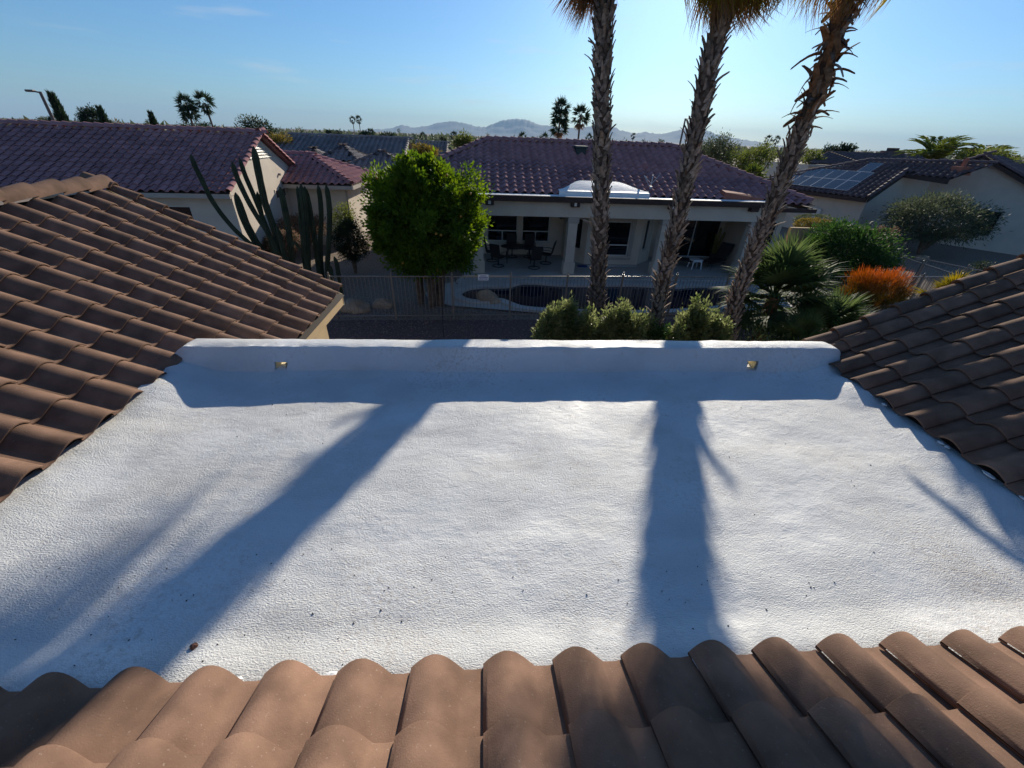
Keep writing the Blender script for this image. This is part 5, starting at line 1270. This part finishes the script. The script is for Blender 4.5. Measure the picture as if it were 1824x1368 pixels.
# ------------------------------------------------------------------ houses farther back
def far_house(name, label, roofs, matl_roof, walls, extra=None):
    """roofs: list of (eaveA, eaveB, [upper points]); walls: list of boxes"""
    e_ = empty(name, tuple(np.array(roofs[0][0]) * np.array((1, 1, 0))), label=label, cat='house')
    tm = tile_mesh('far_tile', .42, .42, matl_roof, 1); cm = barrel_mesh('hip_tile', .15, .5, matl_roof, 5, .85); allm = []
    for pts in roofs:
        o_, m_ = roof_plane(e_, pts, None, .42, .42); allm += m_
        P = [Vector(p) for p in pts]
        if len(P) == 3: caps(o_, P[0] + Vector((0, 0, .04)), P[2] + Vector((0, 0, .04)), cm, .45); caps(o_, P[1] + Vector((0, 0, .04)), P[2] + Vector((0, 0, .04)), cm, .45)
        elif len(P) == 4:
            caps(o_, P[3] + Vector((0, 0, .05)), P[2] + Vector((0, 0, .05)), cm, .45, 'ridge_tile'); caps(o_, P[1] + Vector((0, 0, .04)), P[2] + Vector((0, 0, .04)), cm, .45); caps(o_, P[0] + Vector((0, 0, .04)), P[3] + Vector((0, 0, .04)), cm, .45)
        a, b = P[0], P[1]
        quad_poly(e_, 'fascia', [a - Vector((0, 0, .02)), b - Vector((0, 0, .02)), b - Vector((0, 0, .24)), a - Vector((0, 0, .24))], M['stucco_dark'], .05)
    new('roof_tile_field', join_meshes('roof_tile_field', [(tm, m_) for m_ in allm], matl_roof), e_)['kind'] = 'stuff'
    for w_ in walls: MB().box(*w_).build('wall', M['stucco_dark'] if len(walls) > 3 else M['stucco'], e_)
    return e_
def hip(x0, x1, y0, y1, ze_, slope=.38):
    d = (y1 - y0) / 2; xm0, xm1 = x0 + d, x1 - d; zr_ = ze_ + d * slope; ym = (y0 + y1) / 2
    if xm0 > xm1: xm0 = xm1 = (x0 + x1) / 2
    return [[(x0, y0, ze_), (x1, y0, ze_), (xm1, ym, zr_), (xm0, ym, zr_)], [(x1, y0, ze_), (x1, y1, ze_), (xm1, ym, zr_)], [(x0, y1, ze_), (x0, y0, ze_), (xm0, ym, zr_)], [(x1, y1, ze_), (x0, y1, ze_), (xm0, ym, zr_), (xm1, ym, zr_)]]
# grey-roofed house left of centre: long gable roof with two small hip roofs in front
Y = 42.
a, b = PY(522, 241, Y), PY(722, 246, Y)
R_ = [[(a[0] - .5, Y - 5.5, 2.75), (b[0] + .3, Y - 5.5, 2.75), (b[0] + .3, Y, a[2]), (a[0] - .5, Y, a[2])]]
R_ += hip(PY(527, 270, 35.5)[0], PY(575, 270, 35.5)[0], 34.5, 38.5, 3.05) + hip(PY(575, 268, 36)[0], PY(645, 268, 36)[0], 34.2, 38.6, 3.25) + hip(PY(600, 290, 33)[0], PY(745, 290, 33)[0], 31.8, 37.6, 2.75)
he = far_house('grey_roof_house', 'grey-roofed house left of centre behind the citrus tree', R_, M['tile_grey'], [(a[0], b[0], Y - 5.2, Y + 4, 0, 2.75), (PY(578, 268, 36)[0] + .4, PY(643, 268, 36)[0] - .4, 34.8, 38, 0, 3.2), (PY(604, 290, 33)[0] + .4, PY(742, 290, 33)[0] - .4, 32.3, 37, 0, 2.7)])
gq = [(b[0] + .05, Y - 5.3, 2.6), (b[0] + .05, Y + 4, 2.6), (b[0] + .05, Y, a[2] - .1)]
quad_poly(he, 'gable_wall', gq, M['stucco'], .2)
quad_poly(he, 'tile_roof', [(b[0] + .3, Y + 5, 2.75), (a[0] - .5, Y + 5, 2.75), (a[0] - .5, Y, a[2]), (b[0] + .3, Y, a[2])], M['tile_grey'])
# next house, between grey roof and patio house
Y = 58.; a, b = PY(742, 253, Y), PY(797, 255, Y)
far_house('far_house', 'distant grey roof seen above the citrus tree', [[(a[0], Y - 6, a[2] - 2.4), (b[0], Y - 6, a[2] - 2.4), (b[0], Y, a[2]), (a[0], Y, a[2])]], M['tile_grey'], [(a[0] + .2, b[0] - .2, Y - 5.5, Y, 0, a[2] - 2.4)])
Y = 70.; a, b = PY(850, 249, Y), PY(905, 251, Y)
far_house('far_house', 'sliver of a distant roof just left of the patio house ridge', hip(a[0] - 3, b[0] + 5, Y - 6, Y + 4, a[2] - 1.9), M['tile_grey'], [(a[0] - 2, b[0] + 4, Y - 5, Y + 3, 0, a[2] - 1.9)])
# brown-roofed house on the right behind the solar house
Y = 52.; a, b = PY(1487, 273, Y), PY(1548, 276, Y); l = PY(1430, 291, Y - 5); r_ = PY(1605, 275, Y)
hf = far_house('brown_roof_house', 'brown-roofed house with a chimney behind the solar panels', [[(l[0], Y - 6, l[2]), (a[0] - .8, Y - 6, l[2]), (a[0] - .8, Y, a[2]), (a[0] - .9, Y, a[2])], [(a[0] - .8, Y - 6, l[2]), (r_[0] + 6, Y - 6, l[2]), (r_[0] + 3, Y, a[2]), (a[0] - .8, Y, a[2])]], M['tile_dark'], [(l[0] + .4, r_[0] + 6, Y - 5.5, Y + 4, 0, l[2] - .1)])
c = PY(1592, 268, Y); MB().box(c[0] - 1.0, c[0] + 1.0, Y - .5, Y + .7, c[2] - 1.5, c[2] - .05).build('chimney', M['tile_dark'], hf); MB().box(c[0] - .5, c[0] + .4, Y - .3, Y + .5, c[2] - .05, c[2] + .25).build('chimney_cap', M['trim_brown'], hf, bevel=.05)

# ------------------------------------------------------------------ far trees along the skyline
def far_tree(label, x, y_top, y_bot, w_px, D, m_, n_=1500, ll=None, kind='tree', lump=.3, shell=.45, group='trees along the skyline', flat=1.0):
    t = PD(x, y_top, D); b = PD(x, y_bot, D); s = depth(t) / FPX; rx = w_px / 2 * s; rz = max(.3, (t[2] - b[2]) / 2); c = (t[0], t[1], (t[2] + b[2]) / 2)
    ll = ll or max(.16, 3.6 * s)
    return plant('tree', label, 'tree', (t[0], t[1], 0), c, (rx, rx * .8, rz), n_, ll, ll * .42, M[m_], n_clump=max(20, n_ // 45), clump_r=.26, shell=shell, lump=lump, trunk_r=.12, n_tips=5, group=group)
def far_palm(label, x, y_top, w_px, D, n_=34, skirt=.5, lean=0., base_x=None, m_='leaf_pine', group='palms along the skyline', rows=1, tall=None):
    t = PD(x, y_top, D); s = depth(t) / FPX; R = w_px / 2 * s; c = Vector((t[0], t[1], t[2] - R * .8))
    bx = PD(base_x if base_x else x, y_top + 60, D); e_ = empty('skyline_palm', (c.x + lean * c.z, c.y, 0), label=label, cat='palm tree', group=group)
    MB().tube([(c.x + lean * c.z, c.y, 0), (c.x + lean * c.z * .4, c.y, c.z * .6), (c.x, c.y, c.z)], [R * .12, R * .09, R * .09], 7).build('trunk', M['trunk'], e_, smooth=60)
    def fan(cen, nf, el0, el1, matl, nm, rad):
        C = []; Dv = []
        for k in range(nf):
            a = rng.uniform(0, 6.28); el = radians(el0 + (el1 - el0) * (k + .5) / nf); d = np.array([cos(a) * cos(el), sin(a) * cos(el), sin(el)]); tip = np.array(cen) + d * rad * .45
            for j in range(11): C.append(tip); q = d + rand_unit(1)[0] * .75; q[2] -= .25; Dv.append(q)
        new(nm, leaves(nm, np.array(C), np.array(Dv), rad * .52, rad * .085, matl), e_)
    hh = tall or 0
    for r in range(rows): fan((c.x, c.y, c.z - r * R * .75), n_, 88, -40, M[m_], 'crown', R)
    if skirt: fan((c.x, c.y, c.z - R * .25 - hh), n_ // 2, -45, -85, M['frond_dead'] if skirt > .6 else M[m_], 'skirt', R * .8)
def cypress(label, tip, base, w_px, D):
    t = PD(*tip, D); s = depth(t) / FPX; r = w_px / 2 * s; H = t[2]; n_ = 2600; h = rng.random(n_) ** .8; rad = r * (1 - h) ** .6 * (.55 + .45 * rng.random(n_)); a = rng.random(n_) * 6.28
    C = np.stack([t[0] + rad * np.cos(a), t[1] + rad * np.sin(a), h * (H - .5) + .2], 1); Dv = np.stack([np.cos(a) * .4, np.sin(a) * .4, np.ones(n_)], 1) + rand_unit(n_) * .2
    e_ = empty('cypress', (t[0], t[1], 0), label=label, cat='tree', group='slender cypresses on the left skyline')
    new('crown', leaves('crown', C, Dv, .45, .12, M['leaf_pine']), e_); MB().tube([(t[0], t[1], 0), (t[0], t[1], H * .8)], [.16, .03], 6).build('trunk', M['trunk'], e_)
cypress('tallest slender cypress beside the lamp post on the left', (90, 165), (123, 223), 24, 62); cypress('slender cypress in front of the dark pine on the left', (176, 190), (193, 226), 20, 66); cypress('shortest slender cypress, alone above the left ridge', (267, 200), (279, 228), 16, 70)
T = far_tree
T('pale low shrubby tree at the far left of the skyline', 38, 210, 240, 44, 80, 'leaf_pale', 700); T('pale feathery tree behind the lamp post', 82, 208, 240, 40, 75, 'leaf_olive', 700)
T('dense dark pine between two slender cypresses', 156, 190, 232, 46, 72, 'leaf_pine', 2600, lump=.2, shell=.5); T('pale loose tree right of the dark pine', 208, 211, 245, 40, 76, 'leaf_pale', 900); T('small pale tree beside the shortest cypress', 265, 212, 245, 20, 85, 'leaf_olive', 500)
T('low dark trees under the pair of palms on the left', 345, 213, 246, 62, 82, 'leaf_pine', 1600); T('tiny tree between the palm pair and the dark pine', 404, 227, 245, 10, 95, 'leaf_pine', 300)
T('broad dark pine behind the left gable', 452, 202, 262, 68, 58, 'leaf_pine', 3200, lump=.35, shell=.4); T('yellowish mesquite tree behind the left gable', 492, 236, 285, 58, 44, 'leaf_yellow', 3000, shell=.4); T('grey-green tree right of the yellowish mesquite', 525, 230, 262, 46, 62, 'leaf_olive', 1400); T('small dark tree left of the grey roof', 503, 233, 256, 14, 66, 'leaf_pine', 500)
T('round dark tree above the grey ridge', 655, 231, 250, 30, 90, 'leaf_pine', 900); T('spread dark tree above the right end of the grey ridge', 688, 235, 250, 32, 90, 'leaf_pine', 900); T('small dark tree pair above the grey ridge, left', 587, 231, 250, 14, 95, 'leaf_pine', 400); T('small dark tree above the middle of the grey ridge', 603, 232, 250, 12, 95, 'leaf_pine', 400)
T('yellow-green tree behind the citrus crown', 755, 254, 285, 66, 46, 'leaf_yellow', 2600, shell=.4); T('olive tree right of the grey gable end', 737, 247, 275, 26, 60, 'leaf_olive', 900)
T('light green feathery tree left of the patio house ridge', 826, 233, 275, 44, 56, 'leaf_lime', 2400, shell=.35, lump=.3); T('small pale tree left of the light green feathery tree', 788, 241, 262, 18, 75, 'leaf_olive', 500)
for k, (x, yt, w_) in enumerate(((770, 246, 22), (868, 240, 16), (886, 243, 12), (897, 246, 10), (1088, 247, 24), (1112, 249, 30), (1150, 250, 22), (1178, 249, 12))):
    T('low distant tree showing over the roofs, number %s from the left' % ('one two three four five six seven eight'.split()[k]), x, yt, yt + 24, w_, 110, ('leaf_pine', 'leaf_olive')[k % 2], 350)
T('large round grey-green tree between the middle and right tall palms', 1288, 235, 312, 78, 40, 'leaf_olive', 6000, lump=.15, shell=.5); T('feathery palo verde behind the right end of the patio house', 1350, 252, 325, 86, 38, 'leaf_lime', 4200, shell=.3, lump=.3)
T('dark pine with two tufts above the brown roof, left tuft', 1487, 254, 285, 34, 70, 'leaf_pine', 1200, lump=.4, shell=.3); T('dark pine with two tufts above the brown roof, right tuft', 1516, 252, 285, 26, 70, 'leaf_pine', 1100, lump=.35, shell=.35); T('pale low trees behind the brown roof', 1555, 268, 292, 60, 85, 'leaf_olive', 900); T('low green tree left of the brown roof', 1450, 266, 300, 46, 60, 'leaf_lime', 1200)
T('broad light green tree behind the right gable', 1765, 264, 300, 118, 46, 'leaf_lime', 4200, shell=.3, lump=.3)
P_ = far_palm
P_('left palm of the pair on the left skyline', 326, 169, 38, 78, 40, .5, rows=2); P_('right palm of the pair on the left skyline, trunk leaning', 359, 165, 37, 78, 36, .4, lean=.05)
P_('small palm behind the lamp post on the left', 95, 205, 24, 74, 24, 0)
P_('left palm of the small pair above the grey ridge', 627, 207, 13, 120, 24, .4); P_('right palm of the small pair above the grey ridge', 638, 206, 14, 120, 24, .4)
P_('tall thick palm with layered crown left of the tall palm trunk', 1000, 176, 38, 70, 40, .9, rows=3, tall=2.0); P_('single palm right beside the thick layered palm', 1036, 189, 39, 66, 38, .8)
P_('short bushy palm over the left half of the patio house ridge', 931, 236, 22, 84, 26, 0); P_('tiny palm over the patio house ridge, next to the short bushy palm', 948, 243, 12, 90, 20, 0); P_('short bushy palm left of the thick layered palm', 970, 237, 22, 84, 26, 0); P_('small palm right behind the left tall trunk', 1050, 238, 16, 90, 24, 0)
P_('little palm on the skyline between the left and middle tall trunks', 1129, 237, 11, 130, 20, .3); P_('left of two little palms near the street light', 1177, 248, 8, 140, 16, .2); P_('right of two little palms near the street light', 1182, 249, 7, 140, 16, .2)
P_('distant palm over the citrus, left', 710, 229, 7, 150, 16, .2); P_('distant bushy palm over the citrus, right', 752, 235, 16, 110, 22, 0); P_('dark palm just left of the feathery light green tree', 808, 234, 17, 85, 24, 0)
P_('left of two palms beside the right leaning trunk', 1371, 241, 16, 95, 24, .3); P_('right of two palms beside the right leaning trunk', 1386, 242, 15, 95, 24, .3)
P_('low palm in front of the feathery palo verde', 1345, 295, 46, 32, 30, 0, m_='frond')
# feather palms on the right skyline
def feather_palm(label, x, y, w_px, D, n_=22, m_='frond', seed=4):
    rr = random.Random(seed); c = Vector(PD(x, y, D)); s = depth(c) / FPX; R = w_px / 2 * s; e_ = empty('date_palm', (c.x, c.y, 0), label=label, cat='palm tree', group='date palms on the right skyline')
    MB().tube([(c.x, c.y, 0), (c.x, c.y, c.z)], [.3, .25], 8).build('trunk', M['trunk'], e_)
    for k in range(n_):
        a = k * 2.4; el = radians(rr.uniform(38, 86)); C = []; Dv = []; p_ = np.array(c); 
        for j in range(26):
            t = j / 25; ee = el - t * 1.0; d = np.array([cos(a) * cos(ee), sin(a) * cos(ee), sin(ee)]); p_ = p_ + d * R / 22
            for s_ in (-1, 1): C.append(p_.copy()); sd = np.array([-sin(a), cos(a), 0]) * s_; Dv.append(d * .8 + sd * .7 + np.array((0, 0, -.15)))
        new('frond', leaves('frond', np.array(C), np.array(Dv), R * .30, R * .05, M['frond_dead' if k == n_ - 1 else m_]), e_)
feather_palm('arching date palm behind the solar house', 1658, 288, 84, 48, 30)
feather_palm('second arching date palm right of the first behind the gable', 1745, 292, 70, 52, 18, seed=6)
# far-off trees that read as one mass, between the houses and the mountains
def far_wood():
    Ws = []; Ds = []; n_t = 1500
    ang = radians(-52) + rng.random(n_t) * radians(104); dist = 180 + 1100 * rng.random(n_t) ** 1.4; hh = rng.uniform(1.8, 4.2, n_t)
    for a, d, h in zip(ang, dist, hh):
        m_ = 14; u = rand_unit(m_); c = np.array((d * sin(a), d * cos(a), h * .55)); Ws.append(c + u * np.array((h * .75, h * .75, h * .42)) * rng.random((m_, 1)) ** .4); Ds.append(u + rand_unit(m_) * .5)
    tag(new('far_wood', leaves('far_wood', np.concatenate(Ws), np.concatenate(Ds), 2.3, 1.5, M['leaf_olive'])), 'low band of far-off trees below the mountains', 'trees', kind='stuff')
far_wood()
# street light poles
def lamp_post(label, top, base, D, arm):
    t = PD(*top, D); e_ = empty('street_light', (t[0], t[1], 0), label=label, cat='street light', group='street lights on the skyline')
    MB().tube([(t[0], t[1], 0), (t[0], t[1], t[2])], [.16, .10], 8).build('pole', M['pole_metal'], e_); MB().tube([(t[0], t[1], t[2] - .08), (t[0] + arm * .45, t[1], t[2])], .06, 6).build('arm', M['pole_metal'], e_)
    x0, x1 = sorted((t[0] + arm * .4, t[0] + arm * 1.0)); MB().box(x0, x1, t[1] - .16, t[1] + .16, t[2] - .06, t[2] + .10).build('lamp_head', M['pole_metal'], e_, bevel=.04)
lamp_post('brown street light leaning into view at the far left', (71, 163), (95, 222), 55, -1); lamp_post('brown street light beside the middle tall palm', (1221, 211), (1212, 262), 62, 1)

# ------------------------------------------------------------------ air: one closed box of thin haze round everything
def haze():
    m = bpy.data.materials.new('haze'); m.use_nodes = True; N = m.node_tree.nodes; N.remove(N['Principled BSDF'])
    v = N.new('ShaderNodeVolumePrincipled'); v.inputs['Color'].default_value = (.50, .74, 1.0, 1); v.inputs['Density'].default_value = 7.5e-5; v.inputs['Anisotropy'].default_value = .0
    m.node_tree.links.new(v.outputs[0], N['Material Output'].inputs['Volume'])
    tag(MB().box(-14600, 14600, -14600, 14600, -7, 420).build('haze', m), 'thin blue haze over the far plain and mountains', 'haze', kind='stuff')
haze()
